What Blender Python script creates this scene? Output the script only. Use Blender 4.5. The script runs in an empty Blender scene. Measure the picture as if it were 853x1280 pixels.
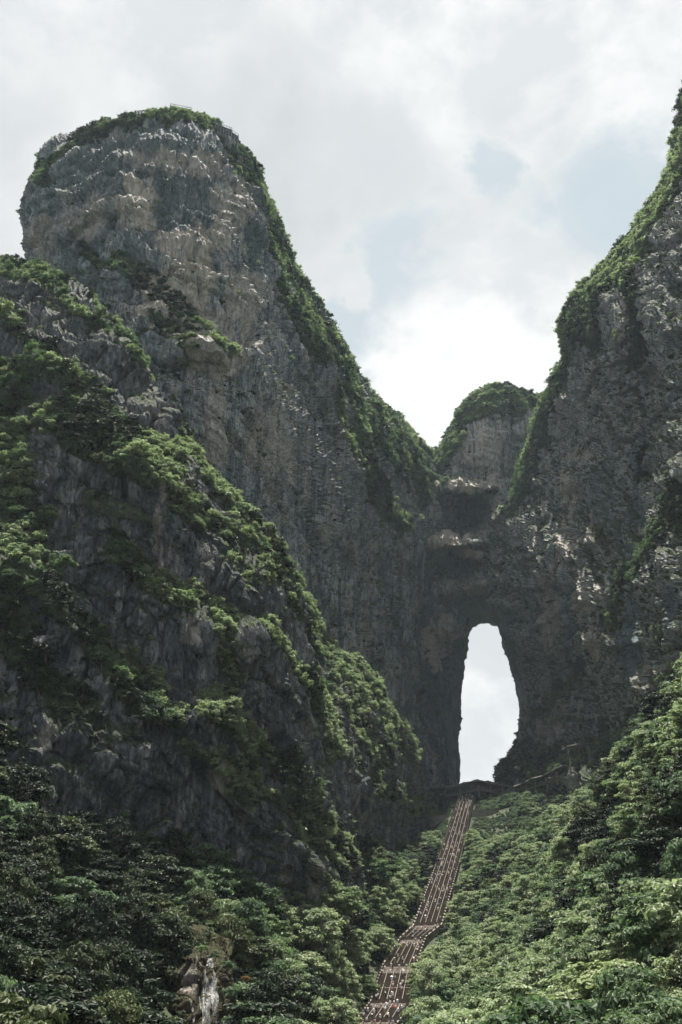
import bpy, math, random
import numpy as np
from mathutils import Vector, Matrix

random.seed(7)
RNG = np.random.default_rng(7)
scene = bpy.context.scene
COL = scene.collection
R = math.radians

# ------------------------------------------------------------------ camera
W0, H0, F = 853.0, 1280.0, 1256.0
PITCH = R(30)
CP, SP = math.cos(PITCH), math.sin(PITCH)
cam_data = bpy.data.cameras.new("camera")
cam = bpy.data.objects.new("camera", cam_data)
COL.objects.link(cam)
cam.location = (0, 0, 0)
cam.rotation_euler = (R(90) + PITCH, 0, 0)
cam_data.sensor_fit = 'VERTICAL'
cam_data.angle = 2 * math.atan(H0 / 2 / F)
cam_data.clip_start = 0.5
cam_data.clip_end = 20000
scene.camera = cam

scene.cycles.use_denoising = True
scene.cycles.denoising_prefilter = 'ACCURATE'

# ------------------------------------------------------------------ light, sky, exposure
SUN_EL, SUN_AZ = R(80), R(6)          # azimuth measured from +Y towards +X: a high noon sun a little behind the gate
scene.view_settings.view_transform = 'Standard'
scene.view_settings.look = 'None'
scene.view_settings.gamma = 1
scene.view_settings.exposure = 1.7
sd = Vector((math.cos(SUN_EL) * math.sin(SUN_AZ), math.cos(SUN_EL) * math.cos(SUN_AZ), math.sin(SUN_EL)))
sun_data = bpy.data.lights.new("sun", 'SUN')
sun_data.energy = 5.0
sun_data.angle = R(0.6)
sun_data.color = (1.0, 0.95, 0.86)
sun = bpy.data.objects.new("sun", sun_data)
sun.rotation_euler = sd.to_track_quat('Z', 'Y').to_euler()
sun.location = (0, 300, 900)
COL.objects.link(sun)


def N(t, typ, x=0, y=0, **kw):
    n = t.nodes.new(typ)
    for k, v in kw.items():
        setattr(n, k, v)
    return n


def L(t, a, b):
    t.links.new(a, b)


def math_node(t, op, a, b=None, clamp=False):
    n = t.nodes.new('ShaderNodeMath')
    n.operation = op
    n.use_clamp = clamp
    for i, v in enumerate((a, b)):
        if v is None:
            continue
        if isinstance(v, (int, float)):
            n.inputs[i].default_value = v
        else:
            t.links.new(v, n.inputs[i])
    return n.outputs[0]


def mix_col(t, fac, a, b, blend='MIX'):
    n = t.nodes.new('ShaderNodeMix')
    n.data_type = 'RGBA'
    n.blend_type = blend
    n.clamp_factor = True
    for sock, v in ((n.inputs[0], fac), (n.inputs[6], a), (n.inputs[7], b)):
        if isinstance(v, (int, float)):
            sock.default_value = v
        elif isinstance(v, tuple):
            sock.default_value = (*v, 1) if len(v) == 3 else v
        else:
            t.links.new(v, sock)
    return n.outputs[2]


def ramp(t, fac, stops):
    n = t.nodes.new('ShaderNodeValToRGB')
    cr = n.color_ramp
    while len(cr.elements) < len(stops):
        cr.elements.new(0.5)
    for e, (p, c) in zip(cr.elements, stops):
        e.position = p
        e.color = (c, c, c, 1) if isinstance(c, (int, float)) else (*c, 1)
    t.links.new(fac, n.inputs[0])
    return n.outputs[0]


def noise(t, vec, scale, detail=6, rough=0.55, dist=0.0):
    n = t.nodes.new('ShaderNodeTexNoise')
    n.inputs['Scale'].default_value = scale
    n.inputs['Detail'].default_value = detail
    n.inputs['Roughness'].default_value = rough
    n.inputs['Distortion'].default_value = dist
    if vec is not None:
        t.links.new(vec, n.inputs['Vector'])
    return n.outputs[0]


def mapping(t, vec, scale=(1, 1, 1), rot=(0, 0, 0), loc=(0, 0, 0)):
    n = t.nodes.new('ShaderNodeMapping')
    n.inputs['Scale'].default_value = scale
    n.inputs['Rotation'].default_value = rot
    n.inputs['Location'].default_value = loc
    t.links.new(vec, n.inputs['Vector'])
    return n.outputs[0]


def pix_dir(px, py):
    u, v = (px - W0 / 2) / F, (H0 / 2 - py) / F
    d = Vector((u, CP - SP * v, SP + CP * v))
    return d.normalized()


world = bpy.data.worlds.new("World")
scene.world = world
world.use_nodes = True
wt = world.node_tree
wt.nodes.clear()
w_out = N(wt, 'ShaderNodeOutputWorld')
w_bg = N(wt, 'ShaderNodeBackground')
L(wt, w_bg.outputs[0], w_out.inputs[0])
sky = N(wt, 'ShaderNodeTexSky', sky_type='NISHITA')
sky.sun_disc = False
sky.sun_elevation = SUN_EL
sky.sun_rotation = SUN_AZ
sky.altitude = 1200
sky.dust_density = 3.0
tc = N(wt, 'ShaderNodeTexCoord').outputs['Generated']
# clouds: a cover with a few thin places where the blue shows
cmap = mapping(wt, tc, scale=(1, 1, 1.5))
c1 = noise(wt, cmap, 3.2, 8, 0.55, 0.35)
c2 = noise(wt, cmap, 9.0, 7, 0.6, 0.2)
bil = noise(wt, cmap, 22.0, 6, 0.62, 0.1)
hol = None
warp = math_node(wt, 'ADD', math_node(wt, 'MULTIPLY', math_node(wt, 'SUBTRACT', c2, 0.5), 0.20), math_node(wt, 'MULTIPLY', math_node(wt, 'SUBTRACT', bil, 0.5), 0.10))
for (px, py, r, s) in ((760, 262, 0.075, 1.0), (520, 305, 0.05, .75), (452, 470, 0.03, 1.0), (448, 428, .03, .9), (690, 265, 0.04, .5), (490, 350, 0.035, .6), (615, 215, 0.03, .5),
                       (-350, 420, .14, 1), (1300, 700, .2, .8)):
    d = pix_dir(px, py)
    dn = N(wt, 'ShaderNodeVectorMath', operation='DISTANCE')
    L(wt, tc, dn.inputs[0])
    dn.inputs[1].default_value = d
    dd = math_node(wt, 'ADD', dn.outputs['Value'], warp)
    v = math_node(wt, 'MULTIPLY', math_node(wt, 'SUBTRACT', 1.0, math_node(wt, 'DIVIDE', dd, r), clamp=True), s)
    hol = v if hol is None else math_node(wt, 'MAXIMUM', hol, v)
hol = math_node(wt, 'MULTIPLY', hol, ramp(wt, bil, [(0.3, 0.55), (0.62, 1.35)]), clamp=True)
gap = ramp(wt, hol, [(0.08, 0.0), (0.50, 0.85), (1.0, 1.0)])
cl_shade = ramp(wt, c1, [(0.34, (0.46, 0.48, 0.49)), (0.48, (0.565, 0.58, 0.585)), (0.58, (0.655, 0.665, 0.66))])
cl_shade = mix_col(wt, ramp(wt, c2, [(0.42, 0.0), (0.58, 0.7)]), cl_shade, (0.48, 0.505, 0.525))
# the bright cumulus low over the gate
dcu = N(wt, 'ShaderNodeVectorMath', operation='DISTANCE')
L(wt, tc, dcu.inputs[0])
dcu.inputs[1].default_value = pix_dir(590, 500)
cu_r = math_node(wt, 'ADD', dcu.outputs['Value'], math_node(wt, 'MULTIPLY', math_node(wt, 'SUBTRACT', c2, 0.5), 0.16))
cu = ramp(wt, cu_r, [(0.0, 1.0), (0.085, 0.92), (0.118, 0.12), (0.2, 0.0)])
cu_col = mix_col(wt, ramp(wt, bil, [(0.3, 1.0), (0.6, 0.0)]), (0.76, 0.76, 0.745), (0.66, 0.675, 0.675))
cloudc = mix_col(wt, cu, cl_shade, cu_col)
gap2 = math_node(wt, 'MULTIPLY', gap, math_node(wt, 'SUBTRACT', 1.0, math_node(wt, 'MULTIPLY', cu, 0.95)))
skyc = mix_col(wt, 1.0, sky.outputs[0], (0.085, 0.085, 0.085), 'MULTIPLY')
skyb = mix_col(wt, 0.85, skyc, (0.43, 0.50, 0.53))
fin = mix_col(wt, math_node(wt, 'MULTIPLY', gap2, 0.85), cloudc, skyb)
L(wt, fin, w_bg.inputs[0])
w_bg.inputs[1].default_value = 0.44


# ------------------------------------------------------------------ camera geometry helpers
def unproj(px, py, Y):
    u, v = (px - W0 / 2) / F, (H0 / 2 - py) / F
    yf = CP - SP * v
    return np.stack([u * Y / yf, Y + 0 * u, (SP + CP * v) * Y / yf], -1)


def proj(P):
    P = np.asarray(P, float)
    depth = P[..., 1] * CP + P[..., 2] * SP
    depth = np.where(np.abs(depth) < 1e-6, 1e-6, depth)
    up = -P[..., 1] * SP + P[..., 2] * CP
    return W0 / 2 + F * P[..., 0] / depth, H0 / 2 - F * up / depth, depth


# ------------------------------------------------------------------ noise in numpy
def _hash(ix, iy, iz, seed):
    h = (ix.astype(np.int64) * 374761393 + iy.astype(np.int64) * 668265263 + iz.astype(np.int64) * 2147483647 + seed * 974711)
    h = (h ^ (h >> 13)) * 1274126177
    h = h ^ (h >> 16)
    return (h & 0xFFFFFF).astype(np.float32) / float(0xFFFFFF)


def vnoise(P, seed=0):
    Pf = np.floor(P)
    I = Pf.astype(np.int64)
    f = (P - Pf).astype(np.float32)
    w = f * f * f * (f * (f * 6 - 15) + 10)
    out = 0
    for dx in (0, 1):
        wx = w[:, 0] if dx else 1 - w[:, 0]
        for dy in (0, 1):
            wy = w[:, 1] if dy else 1 - w[:, 1]
            for dz in (0, 1):
                wz = w[:, 2] if dz else 1 - w[:, 2]
                out = out + _hash(I[:, 0] + dx, I[:, 1] + dy, I[:, 2] + dz, seed) * wx * wy * wz
    return out * 2 - 1


def fbm(P, octv=4, seed=0, gain=0.5, ridged=False):
    a, s, tot = 1.0, 0, 0
    Q = P.copy()
    for o in range(octv):
        n = vnoise(Q, seed + o * 17)
        if ridged:
            n = 1 - 2 * np.abs(n) ** 0.8
        s = s + a * n
        tot += a
        a *= gain
        Q = Q * 2.03 + 11.7
    return s / tot


def cells(P, seed=0):
    """random value and edge distance of the nearest jittered cell centre"""
    base = np.floor(P - 0.5).astype(np.int64)
    d1 = np.full(len(P), 9.0, np.float32)
    d2 = np.full(len(P), 9.0, np.float32)
    val = np.zeros(len(P), np.float32)
    for dx in (0, 1):
        for dy in (0, 1):
            for dz in (0, 1):
                ix, iy, iz = base[:, 0] + dx, base[:, 1] + dy, base[:, 2] + dz
                cx = ix + 0.5 + (_hash(ix, iy, iz, seed) - 0.5) * 0.8
                cy = iy + 0.5 + (_hash(ix, iy, iz, seed + 1) - 0.5) * 0.8
                cz = iz + 0.5 + (_hash(ix, iy, iz, seed + 2) - 0.5) * 0.8
                d = np.sqrt((P[:, 0] - cx) ** 2 + (P[:, 1] - cy) ** 2 + (P[:, 2] - cz) ** 2).astype(np.float32)
                v = _hash(ix, iy, iz, seed + 3)
                near = d < d1
                d2 = np.where(near, d1, np.minimum(d2, d))
                val = np.where(near, v, val)
                d1 = np.where(near, d, d1)
    return val * 2 - 1, d2 - d1


def sstep(a, b, x):
    t = np.clip((x - a) / (b - a), 0, 1)
    return t * t * (3 - 2 * t)


def poly_dist(px, py, pts):
    """distance to polyline in picture-angle units and the signed offset (positive = below)"""
    best = np.full(px.shape, 1e9)
    sgn = np.zeros(px.shape)
    for (x0, y0), (x1, y1) in zip(pts[:-1], pts[1:]):
        dx, dy = x1 - x0, y1 - y0
        ll = dx * dx + dy * dy
        t = np.clip(((px - x0) * dx + (py - y0) * dy) / ll, 0, 1)
        qx, qy = x0 + t * dx, y0 + t * dy
        d = np.hypot(px - qx, py - qy)
        m = d < best
        sgn = np.where(m, py - qy, sgn)
        best = np.where(m, d, best)
    return best, sgn


# ------------------------------------------------------------------ mesh helpers
def mesh_np(name, V, Q, mats=(), smooth=False, matidx=None):
    me = bpy.data.meshes.new(name)
    V = np.ascontiguousarray(V, np.float32)
    Q = np.ascontiguousarray(Q, np.int32)
    k = Q.shape[1]
    me.vertices.add(len(V))
    me.vertices.foreach_set('co', V.ravel())
    me.loops.add(Q.size)
    me.loops.foreach_set('vertex_index', Q.ravel())
    me.polygons.add(len(Q))
    me.polygons.foreach_set('loop_start', np.arange(0, Q.size, k, dtype=np.int32))
    me.polygons.foreach_set('loop_total', np.full(len(Q), k, np.int32))
    if matidx is not None:
        me.polygons.foreach_set('material_index', np.ascontiguousarray(matidx, np.int32))
    me.polygons.foreach_set('use_smooth', np.full(len(Q), smooth))
    for m in mats:
        me.materials.append(m)
    me.update(calc_edges=True)
    return me


def add_attr(me, name, arr):
    a = me.attributes.new(name, 'FLOAT', 'POINT')
    a.data.foreach_set('value', np.ascontiguousarray(arr, np.float32))


def link(name, me, parent=None, loc=None, **props):
    o = bpy.data.objects.new(name, me)
    COL.objects.link(o)
    if parent is not None:
        o.parent = parent
    if loc is not None:
        o.location = loc
    for k, v in props.items():
        o[k] = v
    return o


class MB:
    """collects boxes, tubes and strips for one mesh"""
    def __init__(s):
        s.v, s.f, s.m = [], [], []

    def hexa(s, c, m=0):
        b = len(s.v)
        s.v += [tuple(p) for p in c]
        for f in ((0, 3, 2, 1), (4, 5, 6, 7), (0, 1, 5, 4), (1, 2, 6, 5), (2, 3, 7, 6), (3, 0, 4, 7)):
            s.f.append(tuple(b + i for i in f))
            s.m.append(m)

    def box(s, c, ax, ay, az, m=0):
        c, ax, ay, az = map(Vector, (c, ax, ay, az))
        s.hexa([c - ax - ay - az, c + ax - ay - az, c + ax + ay - az, c - ax + ay - az,
                c - ax - ay + az, c + ax - ay + az, c + ax + ay + az, c - ax + ay + az], m)

    def bar(s, a, b, w, h=None, m=0):
        a, b = Vector(a), Vector(b)
        d = b - a
        n = d.normalized()
        up = Vector((0, 0, 1)) if abs(n.z) < 0.95 else Vector((1, 0, 0))
        sx = n.cross(up).normalized()
        uz = sx.cross(n).normalized()
        s.box((a + b) / 2, sx * w / 2, d / 2, uz * (h or w) / 2, m)

    def tube(s, pts, rad, n=6, m=0):
        b = len(s.v)
        for i, p in enumerate(pts):
            p = Vector(p)
            q = Vector(pts[min(i + 1, len(pts) - 1)]) - Vector(pts[max(i - 1, 0)])
            q.normalize()
            up = Vector((0, 0, 1)) if abs(q.z) < 0.9 else Vector((1, 0, 0))
            sx = q.cross(up).normalized()
            sy = sx.cross(q)
            for k in range(n):
                a = 2 * math.pi * k / n
                s.v.append(tuple(p + (sx * math.cos(a) + sy * math.sin(a)) * rad[i]))
        for i in range(len(pts) - 1):
            for k in range(n):
                s.f.append((b + i * n + k, b + i * n + (k + 1) % n, b + (i + 1) * n + (k + 1) % n, b + (i + 1) * n + k))
                s.m.append(m)

    def mesh(s, name, mats, smooth=False):
        me = bpy.data.meshes.new(name)
        me.from_pydata(s.v, [], s.f)
        for mt in mats:
            me.materials.append(mt)
        me.polygons.foreach_set('material_index', s.m)
        me.polygons.foreach_set('use_smooth', [smooth] * len(s.f))
        me.update()
        return me


# ------------------------------------------------------------------ materials
def new_mat(name):
    m = bpy.data.materials.new(name)
    m.use_nodes = True
    t = m.node_tree
    t.nodes.clear()
    out = N(t, 'ShaderNodeOutputMaterial')
    bs = N(t, 'ShaderNodeBsdfPrincipled')
    L(t, bs.outputs[0], out.inputs[0])
    bs.inputs['Roughness'].default_value = 0.85
    bs.inputs['Specular IOR Level'].default_value = 0.2
    return m, t, bs


def bump(t, bs, h, strength, dist):
    b = N(t, 'ShaderNodeBump')
    b.inputs['Strength'].default_value = strength
    b.inputs['Distance'].default_value = dist
    L(t, h, b.inputs['Height'])
    L(t, b.outputs[0], bs.inputs['Normal'])


def rock_material(name, tint=(1, 1, 1), streak_rot=(0, 0, 0), strength=1.0, gain=1.0):
    m, t, bs = new_mat(name)
    pos = N(t, 'ShaderNodeTexCoord').outputs['Object']
    att = lambda a: N(t, 'ShaderNodeAttribute', attribute_name=a).outputs['Fac']
    rot = mapping(t, pos, rot=streak_rot)
    big = noise(t, pos, 0.018, 6, 0.6, 0.6)
    streak = noise(t, mapping(t, rot, scale=(0.22, 0.22, 0.018)), 1.0, 7, 0.62, 0.5)
    fine = noise(t, mapping(t, rot, scale=(0.9, 0.9, 0.22)), 1.0, 8, 0.68, 0.4)
    grit = noise(t, pos, 1.6, 6, 0.7)
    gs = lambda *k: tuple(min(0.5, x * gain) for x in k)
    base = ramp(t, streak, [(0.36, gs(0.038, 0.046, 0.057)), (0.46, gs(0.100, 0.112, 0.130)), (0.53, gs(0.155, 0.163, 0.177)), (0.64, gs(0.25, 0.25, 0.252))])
    f2 = ramp(t, fine, [(0.36, (0.20, 0.22, 0.25)), (0.48, (0.85, 0.86, 0.88)), (0.56, (1.15, 1.15, 1.13)), (0.66, (1.6, 1.58, 1.54))])
    c = mix_col(t, 0.9, base, f2, 'MULTIPLY')
    brown = ramp(t, big, [(0.54, 0.0), (0.70, 0.5)])
    c = mix_col(t, math_node(t, 'MULTIPLY', brown, ramp(t, fine, [(0.4, 0.3), (0.6, 1.0)])), c, gs(0.19, 0.16, 0.125))
    # thin water marks running down the face
    run = noise(t, mapping(t, rot, scale=(0.55, 0.55, 0.010)), 1.0, 5, 0.65, 0.25)
    runm = noise(t, mapping(t, pos, scale=(0.03, 0.03, 0.02)), 1.0, 4, 0.6)
    rk = math_node(t, 'MULTIPLY', ramp(t, run, [(0.42, 1.0), (0.50, 0.0)]), ramp(t, runm, [(0.40, 0.15), (0.58, 1.0)]))
    c = mix_col(t, math_node(t, 'MULTIPLY', rk, 0.75), c, gs(0.030, 0.036, 0.043))
    c = mix_col(t, math_node(t, 'MULTIPLY', ramp(t, run, [(0.60, 0.0), (0.68, 0.6)]), ramp(t, runm, [(0.45, 0.0), (0.6, 1.0)])), c, gs(0.21, 0.205, 0.20))
    # cracks from the mesh cells are real; this darkens the rock along them
    c = mix_col(t, math_node(t, 'MULTIPLY', att('crack'), 0.7), c, (0.022, 0.024, 0.027))
    # moss and grass that cling to the ledges
    g = att('veg')
    gm = math_node(t, 'MULTIPLY', ramp(t, math_node(t, 'ADD', math_node(t, 'MULTIPLY', g, 0.8), math_node(t, 'MULTIPLY', grit, 0.5)), [(0.5, 0), (0.72, 1)]), 1.0)
    gc = mix_col(t, grit, (0.020, 0.032, 0.017), (0.060, 0.082, 0.036))
    c = mix_col(t, gm, c, gc)
    c = mix_col(t, 1.0, c, tint, 'MULTIPLY')
    c = mix_col(t, 1.0, c, (0.44, 0.435, 0.43), 'DARKEN')
    # dark stains and painted gate shade; pale, freshly broken faces, mineral streaks, painted sunlight
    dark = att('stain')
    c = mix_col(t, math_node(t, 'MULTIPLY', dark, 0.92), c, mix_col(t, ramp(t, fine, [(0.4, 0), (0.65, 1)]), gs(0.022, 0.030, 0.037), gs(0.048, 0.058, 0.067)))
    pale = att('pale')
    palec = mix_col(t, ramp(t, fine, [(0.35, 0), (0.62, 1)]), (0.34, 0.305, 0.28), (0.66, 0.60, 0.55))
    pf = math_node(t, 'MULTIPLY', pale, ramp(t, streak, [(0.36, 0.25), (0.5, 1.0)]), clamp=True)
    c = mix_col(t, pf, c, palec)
    L(t, c, bs.inputs['Base Color'])
    vo = N(t, 'ShaderNodeTexVoronoi', feature='F1')
    L(t, mapping(t, rot, scale=(0.5, 0.5, 0.12)), vo.inputs['Vector'])
    h = math_node(t, 'ADD', math_node(t, 'MULTIPLY', fine, 1.3), math_node(t, 'MULTIPLY', vo.outputs['Distance'], -0.2))
    h = math_node(t, 'ADD', h, math_node(t, 'MULTIPLY', grit, 0.35))
    bump(t, bs, h, 1.0, 2.2 * strength)
    return m


def leaf_material(name, c_dark, c_light, trans=0.33, hue=0.5):
    m, t, bs = new_mat(name)
    info = N(t, 'ShaderNodeObjectInfo')
    pos = N(t, 'ShaderNodeTexCoord').outputs['Object']
    leafr = N(t, 'ShaderNodeAttribute', attribute_name='shade').outputs['Fac']
    n1 = noise(t, pos, 0.8, 3)
    k = math_node(t, 'ADD', math_node(t, 'MULTIPLY', leafr, 0.65), math_node(t, 'MULTIPLY', info.outputs['Random'], 0.45))
    k = math_node(t, 'ADD', k, math_node(t, 'MULTIPLY', math_node(t, 'SUBTRACT', n1, 0.5), 0.5), clamp=True)
    c = mix_col(t, k, c_dark, c_light)
    yel = mix_col(t, math_node(t, 'MULTIPLY', math_node(t, 'POWER', info.outputs['Random'], 6.0), 0.5), c, (0.15, 0.175, 0.08))
    L(t, yel, bs.inputs['Base Color'])
    bs.inputs['Roughness'].default_value = 0.55
    bs.inputs['Specular IOR Level'].default_value = 0.12
    tr = N(t, 'ShaderNodeBsdfTranslucent')
    L(t, mix_col(t, 1.0, yel, (1.0, 1.2, 0.75), 'MULTIPLY'), tr.inputs[0])
    mx = N(t, 'ShaderNodeMixShader')
    mx.inputs[0].default_value = trans
    L(t, bs.outputs[0], mx.inputs[1])
    L(t, tr.outputs[0], mx.inputs[2])
    out = [n for n in t.nodes if n.type == 'OUTPUT_MATERIAL'][0]
    L(t, mx.outputs[0], out.inputs[0])
    return m


def flat_mat(name, col, rough=0.8, var=0.25, scale=1.5, metal=0.0):
    m, t, bs = new_mat(name)
    pos = N(t, 'ShaderNodeTexCoord').outputs['Object']
    n = noise(t, pos, scale, 6, 0.65)
    a = tuple(x * (1 - var) for x in col)
    b = tuple(min(1, x * (1 + var)) for x in col)
    L(t, mix_col(t, ramp(t, n, [(0.3, 0), (0.7, 1)]), a, b), bs.inputs['Base Color'])
    bs.inputs['Roughness'].default_value = rough
    bs.inputs['Metallic'].default_value = metal
    bump(t, bs, n, 0.4, 0.05)
    return m


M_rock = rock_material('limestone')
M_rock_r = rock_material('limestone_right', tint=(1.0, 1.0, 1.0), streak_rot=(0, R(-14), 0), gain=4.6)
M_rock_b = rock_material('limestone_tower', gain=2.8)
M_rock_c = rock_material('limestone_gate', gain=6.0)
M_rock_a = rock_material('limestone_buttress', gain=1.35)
M_rock_wet = rock_material('wet_brown_rock', tint=(1.1, 0.75, 0.5), gain=.7)
M_leaf_mid = leaf_material('leaves_mid', (0.028, 0.050, 0.030), (0.150, 0.205, 0.120))
M_leaf_pale = leaf_material('leaves_pale', (0.095, 0.125, 0.072), (0.33, 0.37, 0.25))
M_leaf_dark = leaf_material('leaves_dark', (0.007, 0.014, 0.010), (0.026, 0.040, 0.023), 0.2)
M_leaf_orange = leaf_material('leaves_orange', (0.12, 0.07, 0.03), (0.26, 0.15, 0.06), 0.3)
M_bark = flat_mat('bark', (0.09, 0.075, 0.06), 0.9, 0.4, 3)
M_concrete = flat_mat('grey_stone', (0.20, 0.185, 0.165), 0.85, 0.3, 0.6)
M_step = flat_mat('brown_step_stone', (0.115, 0.097, 0.084), 0.85, 0.3, 0.8)
M_riser = flat_mat('dark_riser_stone', (0.13, 0.108, 0.093), 0.9, 0.3, 0.8)
M_land = flat_mat('trodden_landing_stone', (0.045, 0.036, 0.030), .9, .3, .8)
M_post = flat_mat('stone_post', (0.12, 0.105, 0.09), .85, .3, .8)
M_rail = flat_mat('pale_stone_rail', (0.15, 0.13, 0.11), 0.75, 0.25, 0.5)
M_roofd = flat_mat('weathered_dark_roof', (0.11, 0.107, 0.10), 0.85, 0.45, 0.8)
M_metal = flat_mat('grey_steel', (0.19, 0.20, 0.205), 0.5, 0.15, 2, 0.5)
M_glass = flat_mat('pale_panel', (0.55, 0.58, 0.60), 0.3, 0.1, 1)


def ground_material():
    m, t, bs = new_mat('forest_floor')
    pos = N(t, 'ShaderNodeTexCoord').outputs['Object']
    n1 = noise(t, pos, 0.15, 7, 0.65)
    n2 = noise(t, pos, 1.2, 6, 0.7)
    c = mix_col(t, ramp(t, n1, [(0.4, 0), (0.6, 1)]), (0.018, 0.026, 0.013), (0.036, 0.048, 0.022))
    c = mix_col(t, ramp(t, n2, [(0.5, 0), (0.7, 0.6)]), c, (0.06, 0.05, 0.035))
    L(t, c, bs.inputs['Base Color'])
    bump(t, bs, n2, 0.8, 0.8)
    return m


M_ground = ground_material()

# ------------------------------------------------------------------ terrain (one sheet from behind the camera to the horizon)
STAIR_PX = [(584.3, 994, 650), (573.5, 1035, 540), (557.5, 1089, 450), (534.5, 1160, 380), (516, 1176, 365),
            (499, 1211, 335), (488, 1257, 295), (473, 1280, 272), (425, 1330, 240)]
STAIR = np.array([unproj(*p) for p in STAIR_PX])

T_PX = [
    # left slope
    (520, 1052, 565), (455, 1066, 400), (428, 1088, 345), (400, 1090, 325), (300, 1096, 278), (200, 1092, 246), (100, 1060, 222), (0, 1024, 206), (-100, 985, 192),
    (400, 1300, 215), (300, 1300, 185), (200, 1310, 165), (100, 1315, 148), (0, 1315, 132), (-100, 1310, 120),
    (460, 1175, 350), (400, 1190, 277), (300, 1195, 234), (200, 1205, 207), (100, 1180, 186), (0, 1160, 171), (500, 1115, 418),
    # right slope
    (620, 1070, 520), (610, 1165, 370), (565, 1235, 315), (540, 1290, 275), (700, 1040, 420), (780, 985, 305), (853, 915, 235), (930, 860, 200),
    (700, 1170, 272), (780, 1120, 218), (853, 1070, 182), (650, 1300, 195), (750, 1300, 152), (853, 1300, 122), (960, 1290, 100),
    # the saddle in the gate
    (560, 1003, 668), (640, 1000, 668), (600, 1010, 655),
]
TP = [unproj(*p) for p in T_PX] + [s - np.array([0, 0, 1.5]) for s in STAIR]
TP += [np.array(p, float) for p in [
    (100, 720, 166), (100, 800, 120), (100, 950, 50), (0, 0, -1.8), (-60, 0, 4), (60, 0, 3), (0, 80, -3), (30, 120, -4), (-30, 120, -4), (0, 200, -4), (0, -200, -20),
    (-300, -100, 20), (300, -100, 10), (-320, 300, 180), (320, 300, 180), (-300, 600, 250), (350, 600, 250), (-300, 900, 60), (400, 900, 60), (60, 60, 2), (-60, 60, 2)]]
TP = np.array(TP)
_S = 200.0


def _tps(r):
    return np.where(r > 0, r * r * np.log(np.maximum(r, 1e-9)), 0)


_A = TP[:, :2] / _S
_K = _tps(np.hypot(_A[:, None, 0] - _A[None, :, 0], _A[:, None, 1] - _A[None, :, 1])) + np.eye(len(_A)) * 0.002
_Pm = np.c_[np.ones(len(_A)), _A]
_M = np.block([[_K, _Pm], [_Pm.T, np.zeros((3, 3))]])
_W = np.linalg.solve(_M, np.r_[TP[:, 2], 0, 0, 0])


def seg_param(x, y):
    """distance in plan to the stair axis, and the stair height there"""
    best = np.full(x.shape, 1e9)
    h = np.zeros(x.shape)
    for a, b in zip(STAIR[:-1], STAIR[1:]):
        d = b[:2] - a[:2]
        t = np.clip(((x - a[0]) * d[0] + (y - a[1]) * d[1]) / (d @ d), 0, 1)
        q = np.hypot(x - a[0] - t * d[0], y - a[1] - t * d[1])
        m = q < best
        h = np.where(m, a[2] + t * (b[2] - a[2]), h)
        best = np.where(m, q, best)
    return best, h


def ground_z(x, y, rough=True):
    x = np.asarray(x, float)
    y = np.asarray(y, float)
    sh = x.shape
    x, y = x.ravel(), y.ravel()
    z = np.full(x.shape, _W[-3]) + _W[-2] * x / _S + _W[-1] * y / _S
    for i in range(len(_A)):
        z = z + _W[i] * _tps(np.hypot(x / _S - _A[i, 0], y / _S - _A[i, 1]))
    rr = np.hypot(x - 20, y - 350)
    far = sstep(560, 1100, rr)
    P3 = np.stack([x, y, 0 * x], 1)
    z = z * (1 - far) + far * (-40 + 60 * fbm(P3 / 700, 4, 5))
    if rough:
        z = z + (3.0 * fbm(P3 / 34, 3, 91) + 1.0 * fbm(P3 / 8, 2, 95)) * sstep(5, 40, np.hypot(x, y))
    d, h = seg_param(x, y)
    k = 1 - sstep(7.0, 17, d)
    z = z * (1 - k) + (h - 1.6) * k
    return z.reshape(sh)


gx = np.r_[-4000, -2500, -1600, -1100, np.arange(-700, -300, 40), np.arange(-300, 320, 3.0), np.arange(320, 720, 40), 1100, 1600, 2500, 4000]
gy = np.r_[-4000, -2500, -1500, -900, -500, np.arange(-300, 60, 30), np.arange(60, 760, 3.0), np.arange(760, 1200, 40), 1600, 2200, 3000, 4500, 6000]
GX, GY = np.meshgrid(gx, gy)
GZ = ground_z(GX, GY)
V = np.stack([GX.ravel(), GY.ravel(), GZ.ravel()], 1)
nx_, ny_ = len(gx), len(gy)
ii = (np.arange(ny_ - 1)[:, None] * nx_ + np.arange(nx_ - 1)[None, :]).ravel()
Q = np.stack([ii, ii + 1, ii + nx_ + 1, ii + nx_], 1)
link('ground', mesh_np('ground', V, Q, [M_ground], True), kind='structure', label='dark forest floor rising from the valley to the gate')


# ------------------------------------------------------------------ cliffs
def cr(ctrl, cnt):
    """Catmull-Rom through ctrl (n, ..., 3) with cnt[i] samples per segment"""
    out = []
    n = len(ctrl)
    for i in range(n - 1):
        p0, p1, p2, p3 = ctrl[max(i - 1, 0)], ctrl[i], ctrl[i + 1], ctrl[min(i + 2, n - 1)]
        k = cnt[i]
        for j in range(k):
            t = j / k
            out.append(0.5 * ((2 * p1) + (-p0 + p2) * t + (2 * p0 - 5 * p1 + 4 * p2 - p3) * t * t + (-p0 + 3 * p1 - 3 * p2 + p3) * t ** 3))
    out.append(ctrl[-1])
    return np.array(out)


ARCH = [(575, 985), (580, 880), (588, 800), (600, 779), (618, 781), (632, 810), (645, 860), (649, 895), (645, 940), (622, 975)]


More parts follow.
